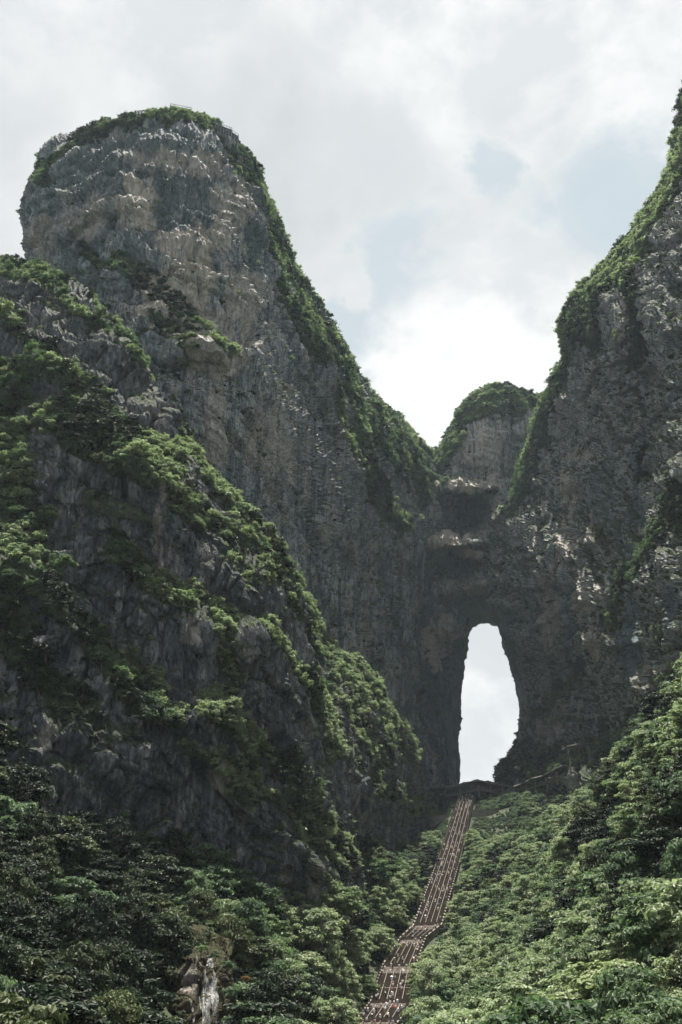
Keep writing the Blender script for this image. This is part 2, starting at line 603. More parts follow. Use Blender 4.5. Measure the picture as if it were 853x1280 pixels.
def build_cliff(name, rows, res, mat, label, veg=(), pale=(), stain=(), ledge_amp=8.0, amp=1.0, dip=(0.25, 0.1), lean=0.0, carve=None, seed=0, leany=0.0, bedk=1.0, lump=1.0):
    C = np.array(rows, float)                       # rows x cols x (px, py, Y)
    nr, nc, _ = C.shape
    lim = lambda a, b: float(np.hypot(np.clip(a[0], -40, 900) - np.clip(b[0], -40, 900), np.clip(a[1], 0, 1300) - np.clip(b[1], 0, 1300)))
    rc = [max(3, int(max(lim(C[i, j], C[i + 1, j]) for j in range(nc)) / res)) for i in range(nr - 1)]
    cc = [max(3, int(max(lim(C[i, j], C[i, j + 1]) for i in range(nr)) / res)) for j in range(nc - 1)]
    G = cr(C, rc)
    G = np.moveaxis(cr(np.moveaxis(G, 1, 0), cc), 1, 0)
    h, w = G.shape[:2]
    px, py, Y = G[..., 0], G[..., 1], G[..., 2].copy()
    Pw = unproj(px, py, Y)
    wn = vnoise((Pw / 14).reshape(-1, 3), seed + 3).reshape(h, w)
    wn2 = vnoise((Pw / 5).reshape(-1, 3), seed + 4).reshape(h, w)
    vegw = np.zeros((h, w))
    for item in veg:
        pts, wd, dens = item[:3]
        a = item[3] if len(item) > 3 else 1.0
        d, s = poly_dist(px, py, pts)
        d = d + wn * wd * 0.8 + wn2 * wd * .35
        vegw = np.maximum(vegw, dens * (1 - sstep(wd * 0.55, wd * 1.15, d)))
        s2 = s + wn * wd * 0.5
        fall = np.exp(-np.maximum(s2, 0) / (wd * 4)) * (1 - sstep(wd * 1.2, wd * 6, d))
        Y = Y - a * ledge_amp * sstep(-wd * 0.8, wd * 0.6, s2) * fall
    if carve is not None:
        Y = carve(px, py, Y, wn)
    Pw = unproj(px, py, Y)
    # normals of the smooth net
    du = np.gradient(Pw, axis=1)
    dv = np.gradient(Pw, axis=0)
    nrm = np.cross(du, dv)
    nrm /= np.linalg.norm(nrm, axis=-1, keepdims=True) + 1e-9
    toc = -Pw / np.linalg.norm(Pw, axis=-1, keepdims=True)
    if np.median(np.sum(nrm * toc, -1)) < 0:
        nrm = -nrm
    flat = Pw.reshape(-1, 3)
    # rock relief in metres: broad bulges, ribs that run down the face, bedding, broken blocks
    D = np.zeros(len(flat))
    wp = np.stack([vnoise(flat / 22, seed + 31), vnoise(flat / 22, seed + 32), vnoise(flat / 22, seed + 33)], 1)
    q = flat + wp * 5
    q = q + np.stack([lean * flat[:, 2], leany * flat[:, 2], 0 * flat[:, 2]], 1)
    D += 6.0 * min(1, lump + .15) * fbm(flat / np.array([55, 55, 75.0]), 3, seed + 1)
    D += 4.4 * fbm(q / np.array([16, 16, 80.0]), 4, seed + 2, 0.55, True)
    bed = q[:, 2] + dip[0] * q[:, 0] + dip[1] * q[:, 1] + 4 * wp[:, 0]
    for per, am in ((19.0, 3.2), (6.3, 1.5), (2.7, 0.45 / max(bedk, .3))):
        ph = (bed + 3 * vnoise(flat / 30, seed + 9)) / per
        fr = ph - np.floor(ph)
        sel = sstep(-0.25, 0.5, vnoise(np.stack([flat[:, 0] / 45, flat[:, 1] / 45, np.floor(ph) * 3.7], 1), seed + 8))
        D += bedk * am * sel * (sstep(0.0, 0.15, fr) * (1 - fr) * 1.6 - 0.5)
    v1, e1 = cells(q / np.array([7, 7, 17.0]), seed + 21)
    v2, e2 = cells(q / np.array([2.6, 2.6, 6.0]) + wp * .3, seed + 25)
    D += lump * 1.1 * v1 - lump * 1.3 * (1 - sstep(0.0, 0.14, e1))
    D += lump * 0.62 * v2 - 0.35 * (1 - sstep(0.0, 0.12, e2))
    D += 0.9 * fbm(q / np.array([2.4, 2.4, 9.0]), 3, seed + 41, .5, True)
    # long open joints: steep ones, and others that follow the tilted bedding
    j1 = vnoise(q / np.array([17, 17, 95.0]) + wp * .15, seed + 51)
    j2 = vnoise(np.stack([flat[:, 0] / 60, flat[:, 1] / 60, bed / 15 + wp[:, 1] * .4], 1), seed + 52)
    j3 = vnoise(np.stack([q[:, 0] / 6.5, q[:, 1] / 6.5, q[:, 2] / 42], 1) + wp * .1, seed + 53)
    f1, f2_, f3 = np.exp(-(j1 / .055) ** 2), np.exp(-(j2 / .06) ** 2), np.exp(-(j3 / .07) ** 2)
    jm = sstep(-.35, .3, vnoise(flat / 26, seed + 54))
    D += -3.0 * f1 - 2.2 * f2_ * jm - 1.1 * f3 * jm
    # offsets of the slabs between the joints
    D += 1.6 * np.tanh(j1 * 6) * sstep(-.3, .4, vnoise(flat / 40, seed + 55)) + 1.5 * np.tanh(j2 * 5)
    D = D.reshape(h, w) * amp
    D *= 1 - 0.35 * np.clip(vegw, 0, 1)
    da, _ = poly_dist(px, py, ARCH)
    D *= 0.38 + 0.62 * sstep(4, 34, da)
    Pd = Pw + nrm * D[..., None]
    V = Pd.reshape(-1, 3)
    ii = (np.arange(h - 1)[:, None] * w + np.arange(w - 1)[None, :]).ravel()
    Q = np.stack([ii, ii + w, ii + w + 1, ii + 1], 1)
    me = mesh_np(name, V, Q, [mat], False)
    # upward facing places hold grass too
    du = np.gradient(Pd, axis=1)
    dv = np.gradient(Pd, axis=0)
    n2 = np.cross(du, dv)
    ar = np.linalg.norm(n2, axis=-1)
    n2 = n2 / (ar[..., None] + 1e-9)
    s = np.sign(np.sum(n2 * nrm, -1))
    n2 = n2 * s[..., None]
    up = n2[..., 2]
    soft = sstep(*((0.22, 0.50) if name != 'right_cliff_wall' else (0.08, 0.30)), up) * (0.80 if name != 'gate_lintel' else 0.5) + .12 * wn2
    veg_all = np.clip(np.maximum(vegw, soft), 0, 1)
    add_attr(me, 'veg', veg_all.ravel())
    add_attr(me, 'crack', np.clip(np.maximum(f1, f2_ * jm) * .9 + .5 * f3 * jm, 0, 1) * .8 + .5 * lump ** 1.5 * np.clip((1 - sstep(0, .16, e1)) * .95 + (1 - sstep(0, .14, e2)) * .45, 0, 1))
    wn3 = vnoise((Pw / np.array([5, 5, 30.0])).reshape(-1, 3), seed + 14).reshape(h, w)
    wn4 = fbm((Pw / 9).reshape(-1, 3), 3, seed + 15).reshape(h, w)

    def blobs(lst):
        a = np.zeros((h, w))
        for (cx, cy, rx, ry, k) in lst:
            d = np.sqrt(((px - cx) / rx) ** 2 + ((py - cy) / ry) ** 2) + wn3 * 0.45 + wn4 * .5
            a = np.maximum(a, k * (1 - sstep(0.75, 1.0, d)))
        return a.ravel()
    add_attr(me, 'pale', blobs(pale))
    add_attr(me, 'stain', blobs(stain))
    o = link(name, me, kind='structure', label=label)
    return dict(o=o, P=Pd, N=n2, veg=veg_all, vw=vegw, ar=ar, px=px, py=py, up=up)


# ---- left tower and the long left wall running back to the gate
rowsB = [
    [(60, 420, 520), (70, 330, 480), (150, 250, 450), (200, 230, 440), (240, 230, 440), (290, 250, 450), (340, 330, 500), (360, 420, 560)],
    [(100, 240, 500), (70, 192, 430), (125, 163, 400), (195, 146, 385), (240, 149, 385), (275, 168, 400), (310, 205, 430), (330, 260, 520)],
    [(70, 260, 480), (46, 218, 405), (118, 195, 366), (190, 180, 358), (250, 186, 362), (290, 205, 385), (322, 240, 425), (340, 300, 520)],
    [(50, 290, 480), (32, 258, 395), (110, 258, 352), (185, 250, 345), (255, 255, 350), (300, 258, 372), (335, 268, 415), (350, 300, 520)],
    [(50, 340, 470), (36, 325, 392), (110, 330, 345), (190, 325, 336), (265, 325, 342), (315, 325, 368), (352, 330, 420), (370, 350, 520)],
    [(-80, 410, 430), (-30, 400, 372), (90, 405, 332), (200, 405, 328), (290, 400, 345), (345, 400, 382), (392, 400, 445), (405, 410, 560)],
    [(-120, 480, 400), (-60, 480, 352), (80, 480, 320), (210, 480, 322), (310, 475, 350), (375, 470, 405), (437, 475, 500), (450, 485, 620)],
    [(-120, 530, 380), (-60, 530, 340), (70, 535, 312), (215, 540, 318), (335, 530, 360), (420, 524, 450), (502, 547, 600), (522, 556, 720)],
    [(-120, 590, 360), (-60, 590, 330), (70, 595, 305), (225, 600, 322), (360, 595, 378), (460, 592, 500), (536, 598, 665), (560, 600, 780)],
    [(-120, 690, 350), (-60, 690, 320), (70, 690, 300), (240, 700, 328), (390, 690, 410), (490, 685, 540), (540, 684, 670), (600, 688, 800)],
    [(-120, 790, 340), (-60, 790, 310), (70, 790, 295), (250, 800, 330), (410, 790, 430), (505, 785, 575), (525, 782, 656), (589, 782, 755)],
    [(-120, 880, 340), (-60, 880, 310), (70, 880, 295), (250, 890, 335), (420, 880, 440), (500, 880, 580), (517, 880, 640), (577, 882, 742)],
    [(-120, 980, 340), (-60, 980, 310), (70, 980, 295), (250, 990, 340), (420, 980, 450), (505, 985, 590), (533, 985, 648), (573, 984, 735)],
    [(-120, 1100, 340), (-60, 1100, 310), (70, 1100, 295), (250, 1100, 340), (420, 1100, 450), (505, 1070, 590), (535, 1060, 648), (571, 1060, 735)],
]
vegB = [
    ([(48, 228), (60, 207), (90, 190), (130, 165), (180, 150), (215, 145), (250, 153), (275, 170)], 8, 1.0, .1),
    ([(298, 192), (325, 235), (342, 290), (352, 340), (378, 385), (402, 425), (430, 470), (437, 500)], 13, 1.0, .2),
    ([(350, 360), (370, 400), (395, 430)], 14, .8, .2),
    ([(445, 516), (472, 530), (500, 555), (522, 585), (532, 606)], 24, 1.0, .6),
    ([(440, 540), (455, 580), (480, 630), (500, 660)], 12, .6, .3),
    ([(110, 318), (160, 338), (200, 368), (240, 402), (285, 436)], 12, .95, .8),
    ([(195, 395), (240, 430)], 9, .8),
    ([(265, 430), (285, 440)], 8, 1.0),
    ([(305, 520), (330, 580), (345, 620)], 6, .4, .3),
]
paleB = [(175, 265, 26, 45, 1.0), (235, 340, 60, 70, .95), (290, 260, 22, 50, .75), (270, 420, 45, 60, .7), (230, 205, 70, 14, .6), (110, 275, 40, 32, .55),
         (60, 300, 18, 30, .5), (300, 370, 30, 40, .6), (330, 560, 30, 60, .3), (265, 540, 20, 60, .5), (130, 170, 60, 8, .3), (545, 808, 15, 28, 3.0), (556, 783, 9, 24, 3.0)]  # the blobs beside the arch paint a sunlit patch on the wall
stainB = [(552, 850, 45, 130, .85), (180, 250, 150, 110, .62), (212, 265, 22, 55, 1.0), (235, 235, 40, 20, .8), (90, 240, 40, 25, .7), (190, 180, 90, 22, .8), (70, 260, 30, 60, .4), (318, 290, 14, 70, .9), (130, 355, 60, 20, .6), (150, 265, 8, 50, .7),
          (545, 700, 30, 40, .6), (560, 880, 20, 90, .5)]  # tower stains, plus shade painted on the inner wall of the arch
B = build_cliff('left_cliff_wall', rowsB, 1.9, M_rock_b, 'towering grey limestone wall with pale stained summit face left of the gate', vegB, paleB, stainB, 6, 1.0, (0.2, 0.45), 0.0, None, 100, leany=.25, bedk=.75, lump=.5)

# ---- nearer buttress in front of it, lower left
ridge = [(-90, 312, 325), (0, 330, 312), (70, 352, 300), (140, 410, 292), (195, 500, 285), (250, 592, 288), (322, 655, 298), (386, 762, 322), (396, 832, 340), (425, 925, 358), (440, 1010, 380)]
base = [(-90, 1090, 200), (0, 1090, 210), (60, 1110, 218), (120, 1130, 228), (180, 1140, 240), (240, 1150, 252), (300, 1150, 266), (350, 1150, 285), (390, 1150, 305), (425, 1140, 330), (450, 1130, 360)]
bow = [0, 12, 16, 14, 12, 6, 8, 6, 0]
fr_ = [0.03, 0.14, 0.28, 0.42, 0.56, 0.70, 0.82, 0.92, 1.0]
rowsA = [[(x - 4, y + 70, Yd + 70) for x, y, Yd in ridge], [(x - 2, y + 14, Yd + 28) for x, y, Yd in ridge], [(x, y, Yd) for x, y, Yd in ridge]]
for f_, b_ in zip(fr_, bow):
    rowsA.append([(x0 + (x1 - x0) * f_ ** 1.1, y0 + (y1 - y0) * f_, Y0 + (Y1 - Y0) * f_ ** 0.85 - 4 - b_ * 0.8) for (x0, y0, Y0), (x1, y1, Y1) in zip(ridge, base)])
for r_ in rowsA:                                   # the right flank turns back into the wall
    x, y, Yd = r_[-1]
    r_.append((x + 12, y + 8, Yd + 55))
vegA = [
    ([(-20, 325), (40, 348), (80, 372), (110, 392), (150, 422), (200, 452), (230, 472)], 20, 1.0, 1.0),
    ([(0, 390), (40, 430), (75, 470), (110, 500), (150, 540), (195, 575)], 15, 1.0, 1.0),
    ([(20, 480), (70, 520), (130, 555), (195, 590)], 26, .85, .7),
    ([(195, 560), (240, 585), (290, 622), (330, 665), (365, 715), (388, 772), (393, 805)], 20, 1.0, .6),
    ([(230, 630), (280, 660), (330, 720)], 22, .75, .5),
    ([(150, 688), (180, 720), (215, 742), (255, 768), (272, 785)], 17, 1.0, 1.0),
    ([(0, 520), (20, 600), (30, 680), (60, 740), (100, 790), (150, 832), (192, 860), (212, 888)], 26, .95, .9),
    ([(0, 660), (10, 740), (40, 830), (90, 870)], 34, .95, .7),
    ([(330, 788), (360, 820), (388, 858), (410, 898), (428, 940)], 9, 1.0, .6),
    ([(235, 940), (280, 960), (320, 985), (360, 1000), (400, 1040), (430, 1070)], 20, 1.0, 1.1),
    ([(262, 885), (310, 925), (352, 962), (385, 1000)], 13, 1.0, .9),
    ([(275, 790), (285, 860), (270, 890)], 12, .6, .3),
    ([(110, 620), (200, 650)], 12, .5, .4),
    ([(110, 905), (170, 925)], 16, .5, .4),
]
paleA = [(200, 665, 4, 60, .5), (240, 790, 12, 20, .6), (50, 920, 20, 20, .5), (270, 970, 14, 14, .4)]
stainA = [(170, 990, 60, 30, .7), (30, 960, 50, 20, .5), (300, 740, 60, 40, .3)]
A = build_cliff('left_buttress', rowsA, 1.8, M_rock_a, 'dark limestone buttress crossed by green ledges in front of the left wall', vegA, paleA, stainA, 9, 0.8, (0.45, 0.1), 0.0, None, 200)

# ---- grassy apron between buttress and gate
ridge2 = [(360, 790, 430), (395, 800, 405), (425, 822, 410), (462, 852, 440), (497, 900, 490), (522, 950, 545), (540, 1000, 610), (556, 1030, 640)]
base2 = [(350, 1160, 330), (380, 1170, 330), (410, 1170, 345), (440, 1160, 375), (465, 1140, 420), (490, 1110, 480), (515, 1080, 560), (540, 1070, 610)]
rows2 = [[(x - 6, y + 40, Yd + 60) for x, y, Yd in ridge2], [(x - 2, y + 5, Yd + 18) for x, y, Yd in ridge2]]
for f_ in (0.0, 0.15, 0.35, 0.55, 0.75, 1.0):
    rows2.append([(x0 + (x1 - x0) * f_, y0 + (y1 - y0) * f_, Y0 + (Y1 - Y0) * f_ - 18 * math.sin(f_ * 3.14)) for (x0, y0, Y0), (x1, y1, Y1) in zip(ridge2, base2)])
veg2 = [([(400, 812), (440, 840), (480, 882), (512, 935)], 16, 1.0, .6), ([(410, 850), (440, 900), (475, 945)], 20, .8, .9), ([(470, 985), (505, 1000), (545, 1022)], 9, 1.0, 1.1),
        ([(440, 870), (490, 930)], 12, .7, .5), ([(430, 940), (470, 1000)], 10, .5, .5)]
A2 = build_cliff('grassy_spur', rows2, 1.8, M_rock_a, 'grass-streaked rock spur falling towards the top of the stairway', veg2, [], [], 7, 0.7, (0.4, 0.1), 0.0, None, 300)


# ---- the gate: lintel, niches and the wooded knob on top
def carveC(px, py, Y, wn):
    def hole(cx, cy, rx, ry, dep, soft=0.12):
        d = np.sqrt(((px - cx) / rx) ** 2 + ((py - cy) / ry) ** 2) + wn * 0.10
        return dep * (1 - sstep(1 - soft * 2, 1 + soft, d))
    return Y + hole(572, 642, 37, 26, 75) + hole(568, 707, 32, 17, 48) + hole(562, 677, 48, 8, -26) + hole(582, 693, 34, 5, -16) + hole(578, 608, 46, 8, -16) + hole(590, 735, 40, 9, -12) + hole(600, 760, 26, 26, 26)


topS = [(500, 606, 720), (535, 586, 705), (560, 552, 700), (582, 515, 695), (612, 496, 692), (650, 498, 695), (674, 504, 705), (720, 512, 720)]
topC = [(x, float(np.interp(x, [q[0] for q in topS], [q[1] for q in topS])), float(np.interp(x, [q[0] for q in topS], [q[2] for q in topS]))) for x in (500, 532, 558, 578, 592, 608, 624, 645, 675, 720)]
rowsC = [[(x, y + 120, Yd + 140) for x, y, Yd in topC], [(x, y + 14, Yd + 45) for x, y, Yd in topC], topC]
xs = [490, 528, 556, 576, 591, 608, 625, 642, 670, 720]
for (y, dY, k) in ((612, -8, 0), (650, -10, 0), (690, -12, 0), (728, -10, 0), (746, -4, 1), (766, 40, 1), (779, 68, 2)):
    r_ = []
    for x, (tx, ty, tY) in zip(xs, topC):
        yy = y if k == 0 else y + min(45, (4 if k == 1 else 6) * (abs(x - 608) / 17.0) ** 3)
        base_y = 690 + dY + 0.10 * abs(x - 600)
        r_.append((x, max(yy, ty + 15), base_y))
    rowsC.append(r_)
rowsC.append([(x, y - 30, Yd + 60) for (x, y, Yd) in rowsC[-1]])
vegC = [([(537, 582), (560, 548), (582, 510), (612, 492), (650, 492), (676, 498)], 22, 1.0, .3), ([(600, 520), (650, 520)], 8, .4, .3)]
Cc = build_cliff('gate_lintel', rowsC, 1.7, M_rock_c, 'rock bridge over the natural arch with two dark niches and wooded top', vegC, [(545, 808, 15, 28, 3.0), (556, 783, 9, 24, 3.0), (548, 618, 16, 5, 1.1), (562, 677, 40, 8, 1.6), (585, 693, 30, 5, 1.2), (585, 606, 40, 9, 1.2), (590, 735, 30, 8, .6), (600, 560, 30, 30, .35), (600, 700, 10, 20, .4)],  # blobs left of the opening paint sunlight; the others are pale ledges and faces
                 [(590, 760, 40, 26, .9), (520, 810, 60, 60, .8), (571, 642, 36, 24, 1.1), (566, 706, 28, 14, 1.0)], 4, 0.8, (0.1, 0.1), 0.0, carveC, 400)  # shade painted into the niches, arch roof and inner wall

# ---- right cliff
rowsD = [
    [(905, 60, 470), (880, 55, 420), (890, 52, 360), (930, 50, 330), (1000, 50, 310), (1120, 50, 300), (1250, 50, 300)],
    [(885, 105, 480), (862, 110, 395), (885, 112, 345), (930, 110, 322), (1000, 110, 305), (1120, 110, 295), (1250, 110, 290)],
    [(870, 205, 500), (843, 208, 400), (870, 215, 352), (920, 215, 325), (1000, 215, 305), (1120, 215, 290), (1250, 215, 285)],
    [(820, 290, 540), (796, 295, 440), (828, 310, 385), (872, 320, 348), (950, 320, 318), (1080, 320, 295), (1250, 320, 285)],
    [(740, 380, 620), (708, 390, 505), (752, 400, 448), (812, 405, 395), (890, 405, 345), (1050, 405, 305), (1250, 405, 290)],
    [(735, 440, 650), (708, 448, 530), (752, 450, 465), (812, 455, 405), (890, 455, 348), (1050, 455, 305), (1250, 455, 290)],
    [(710, 505, 690), (680, 505, 578), (738, 505, 500), (805, 510, 425), (885, 510, 352), (1050, 510, 305), (1250, 510, 290)],
    [(680, 600, 760), (650, 598, 645), (710, 598, 552), (785, 600, 450), (870, 600, 360), (1050, 600, 305), (1250, 600, 290)],
    [(650, 680, 780), (608, 680, 680), (680, 680, 580), (765, 690, 465), (862, 690, 365), (1050, 690, 305), (1250, 690, 290)],
    [(650, 770, 790), (621, 772, 692), (685, 780, 590), (765, 785, 475), (860, 785, 370), (1050, 785, 305), (1250, 785, 290)],
    [(665, 835, 790), (639, 832, 700), (698, 835, 596), (770, 840, 480), (860, 840, 372), (1050, 840, 305), (1250, 840, 290)],
    [(675, 890, 790), (649, 895, 702), (706, 895, 600), (775, 895, 482), (860, 895, 372), (1050, 895, 305), (1250, 895, 290)],
    [(670, 940, 790), (646, 942, 690), (706, 942, 585), (775, 945, 475), (860, 945, 372), (1050, 945, 305), (1250, 945, 290)],
    [(650, 985, 790), (622, 975, 680), (690, 985, 575), (770, 990, 470), (860, 990, 370), (1050, 990, 305), (1250, 990, 290)],
    [(645, 1060, 790), (618, 1060, 690), (690, 1080, 590), (770, 1090, 480), (860, 1090, 380), (1050, 1090, 305), (1250, 1090, 290)],
]
vegD = [
    ([(858, 110), (850, 195), (828, 238), (803, 285), (772, 335), (742, 370), (716, 398), (708, 430)], 24, 1.0, .6),
    ([(800, 300), (790, 350), (800, 410), (808, 450)], 11, .95, .4),
    ([(735, 390), (750, 430)], 14, .8, .4),
    ([(690, 470), (676, 512), (662, 562), (653, 610)], 19, 1.0, .5),
    ([(660, 600), (640, 640)], 8, .6, .3),
    ([(806, 690), (785, 740), (765, 775)], 12, 1.0, .8),
    ([(853, 615), (832, 655), (808, 700)], 9, 1.0, .6),
    ([(728, 830), (700, 872), (680, 892)], 10, .8, .8),
    ([(635, 968), (700, 955), (760, 930), (800, 900), (853, 850)], 13, 1.0, .8),
    ([(840, 600), (853, 660)], 14, .9, .5),
    ([(650, 935), (640, 965)], 7, .9, .4),
    ([(690, 905), (720, 900)], 6, .6, .5),
    ([(810, 560), (805, 600)], 6, .6, .3), ([(750, 660), (760, 690)], 6, .5, .3), ([(845, 740), (830, 800)], 7, .5, .3),
]
paleD = [(716, 610, 12, 30, .9), (714, 680, 10, 30, .9), (740, 660, 8, 30, .7), (690, 760, 16, 60, .6), (735, 745, 20, 30, .7), (745, 805, 12, 20, .9), (725, 570, 20, 12, .5), (820, 850, 20, 30, .4), (672, 690, 10, 30, .4), (690, 900, 20, 30, .5)]
stainD = [(710, 790, 9, 60, .9), (792, 810, 12, 60, .9), (795, 600, 8, 50, .7), (640, 800, 14, 60, .5), (760, 620, 30, 50, .3), (845, 760, 14, 50, .5)]
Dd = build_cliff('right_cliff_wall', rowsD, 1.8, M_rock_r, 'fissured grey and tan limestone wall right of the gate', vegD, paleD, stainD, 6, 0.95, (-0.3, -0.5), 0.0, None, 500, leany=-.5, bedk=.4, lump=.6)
#FOREST
# ------------------------------------------------------------------ foliage meshes
def leaf_cloud(centres, radii, squash, per, size, seed, up_bias=0.75, shade_top=True):
    """leaf faces spread through the outer part of flattened clumps"""
    r = np.random.default_rng(seed)
    VV, QQ, SS = [], [], []
    b = 0
    for (c, rad) in zip(centres, radii):
        n = int(per * (rad / np.mean(radii)) ** 2)
        d = r.normal(size=(n, 3))
        d /= np.linalg.norm(d, axis=1, keepdims=True)
        d[:, 2] = np.where(r.random(n) < up_bias, np.abs(d[:, 2]), d[:, 2])
        rr = rad * r.random(n) ** 0.35 * (1 + 0.25 * r.normal(size=n))
        p = d * rr[:, None] * np.array([1, 1, squash]) + c
        nn = d * np.array([.9, .9, 1.0]) + np.array([0, 0, 0.45]) + r.normal(size=(n, 3)) * 0.32
        nn /= np.linalg.norm(nn, axis=1, keepdims=True)
        t = np.cross(nn, r.normal(size=(n, 3)))
        t /= np.linalg.norm(t, axis=1, keepdims=True) + 1e-9
        s = np.cross(nn, t)
        L_ = size * (0.6 + 0.8 * r.random(n))[:, None]
        w = L_ * (0.42 + .25 * r.random(n))[:, None]
        v = np.stack([p - t * L_ * .5, p + s * w * .5 + nn * w * .12, p + t * L_ * .5 - nn * L_ * .15, p - s * w * .5 + nn * w * .12], 1)
        VV.append(v.reshape(-1, 3))
        QQ.append(np.arange(n * 4).reshape(-1, 4) + b)
        SS.append(np.repeat(np.clip(r.normal(0.45, 0.25, n), 0, 1), 4))
        b += n * 4
    return np.concatenate(VV), np.concatenate(QQ), np.concatenate(SS)


def make_tree_meshes(kind, idx, seed):
    r = random.Random(seed)
    mb = MB()
    cs, rs = [], []
    if kind == 'broad':
        H = r.uniform(7.0, 9.0)
        lean = Vector((r.uniform(-.5, .5), r.uniform(-.5, .5), 0))
        tp = [Vector((0, 0, -2.0)), Vector((0, 0, 0.0)) + lean * .1, Vector((0, 0, H * .35)) + lean * .6, Vector((0, 0, H * .62)) + lean, Vector((0, 0, H * .88)) + lean * 1.3]
        mb.tube(tp, [.30, .24, .17, .10, .04], 7)
        nl = r.randint(22, 28)
        for k in range(nl):
            a = k * 2.399 + r.uniform(-.4, .4)
            f = (k + .5) / nl
            z = H * (0.30 + 0.66 * f)
            R_ = (H * 0.46) * math.sqrt(max(0.05, 1 - ((f - .30) / .78) ** 2)) * r.uniform(.55, 1.05)
            if k == nl - 1:
                R_ = .2
            base_p = Vector((0, 0, z - r.uniform(.8, 1.8))) + lean * (z / H)
            c = Vector((math.cos(a) * R_, math.sin(a) * R_, z)) + lean * (z / H)
            mb.tube([base_p, (base_p + c) / 2 + Vector((0, 0, -.1)), c], [.09, .055, .02], 5)
            cs.append(c)
            rs.append(r.uniform(.9, 1.6) * (1.1 - .25 * f))
            if r.random() < .5:
                c2 = c + Vector((math.cos(a + r.uniform(-1, 1)), math.sin(a + r.uniform(-1, 1)), r.uniform(-.5, .2))) * r.uniform(.9, 1.5)
                cs.append(c2)
                rs.append(r.uniform(.6, 1.0))
        v, q, s = leaf_cloud([np.array(c) for c in cs], rs, r.uniform(.42, .54), 150, .50, seed)
    elif kind == 'conifer':
        H = r.uniform(11, 13)
        mb.tube([(0, 0, -2), (0, 0, 0), (0, 0, H * .5), (0, 0, H)], [.26, .22, .13, .02], 7)
        nl = 15
        for k in range(nl):
            f = k / (nl - 1)
            z = H * (.16 + .82 * f)
            R_ = 2.9 * (1 - f) ** .8 + .25
            m = max(2, int(7 * (1 - f)) + 2)
            for j in range(m):
                a = 2 * math.pi * j / m + k * 1.1
                for q_ in (.45, .9):
                    c = Vector((math.cos(a) * R_ * q_, math.sin(a) * R_ * q_, z - R_ * q_ * .22))
                    cs.append(c)
                    rs.append(.42 + .40 * (1 - f))
                if j % 2 == 0:
                    mb.tube([(0, 0, z), (math.cos(a) * R_ * .9, math.sin(a) * R_ * .9, z - R_ * .2)], [.05, .015], 4)
        v, q, s = leaf_cloud([np.array(c) for c in cs], rs, .35, 45, .30, seed)
    elif kind == 'sparse':
        H = 9.0
        mb.tube([(0, 0, -2), (0, 0, 0), (.3, 0, H * .4), (.1, .1, H * .7), (.5, 0, H)], [.22, .18, .13, .08, .02], 7)
        for k in range(14):
            a = k * 2.4
            z = H * (.42 + .56 * k / 13)
            R_ = r.uniform(1.4, 2.8) * (1.15 - k / 18)
            c = Vector((math.cos(a) * R_, math.sin(a) * R_, z + .5))
            mb.tube([(0.2, 0, z - 1), ((c.x) / 2, c.y / 2, z - .1), c], [.08, .05, .02], 5)
            cs.append(c)
            rs.append(r.uniform(.5, .9))
        v, q, s = leaf_cloud([np.array(c) for c in cs], rs, .5, 90, .34, seed)
    else:                                          # shrub, about three metres across
        n = r.randint(7, 10)
        mb.tube([(0, 0, -1), (0, 0, .3), (.1, 0, .9)], [.12, .09, .05], 5)
        for k in range(n):
            a = k * 2.4 + r.uniform(-.3, .3)
            R_ = r.uniform(.3, 1.35)
            c = Vector((math.cos(a) * R_, math.sin(a) * R_, r.uniform(.35, 1.7) - R_ * .2))
            cs.append(c)
            rs.append(r.uniform(.5, .85))
            if k < 5:
                mb.tube([(0, 0, .2), c], [.05, .02], 4)
        v, q, s = leaf_cloud([np.array(c) for c in cs], rs, .62, 55, .42, seed)
    trunk = mb.mesh('trunk', [M_bark], True)
    crown = mesh_np('crown', v, q, [M_leaf_mid], False)
    add_attr(crown, 'shade', s)
    return trunk, crown


TREES = {'broad': [make_tree_meshes('broad', i, 40 + i) for i in range(6)],
         'conifer': [make_tree_meshes('conifer', i, 80 + i) for i in range(2)],
         'sparse': [make_tree_meshes('sparse', 0, 95)],
         'shrub': [make_tree_meshes('shrub', i, 60 + i) for i in range(5)]}


def tone_copy(me, mat):
    c = me.copy()
    c.materials.clear()
    c.materials.append(mat)
    return c


TONES = {'mid': M_leaf_mid, 'pale': M_leaf_pale, 'dark': M_leaf_dark}
CROWN = {(k, i, t): tone_copy(cr_, TONES[t]) for k, lst in TREES.items() for i, (tr_, cr_) in enumerate(lst) for t in TONES}


def put_tree(name, kind, idx, tone, loc, scl, label, cat, group=None, rot=None, mat=None, asp=(1, 1)):
    root = bpy.data.objects.new(name, None)
    COL.objects.link(root)
    root.empty_display_size = 1
    root.location = loc
    root.rotation_euler = rot or (random.uniform(-.06, .06), random.uniform(-.06, .06), random.uniform(0, 6.28))
    root.scale = (scl * asp[0], scl * asp[0], scl * asp[1] * random.uniform(.94, 1.06))
    root['label'] = label
    root['category'] = cat
    if group:
        root['group'] = group
    link('trunk', TREES[kind][idx][0], root)
    link('crown', CROWN[(kind, idx, tone)] if mat is None else tone_copy(TREES[kind][idx][1], mat), root)
    return root


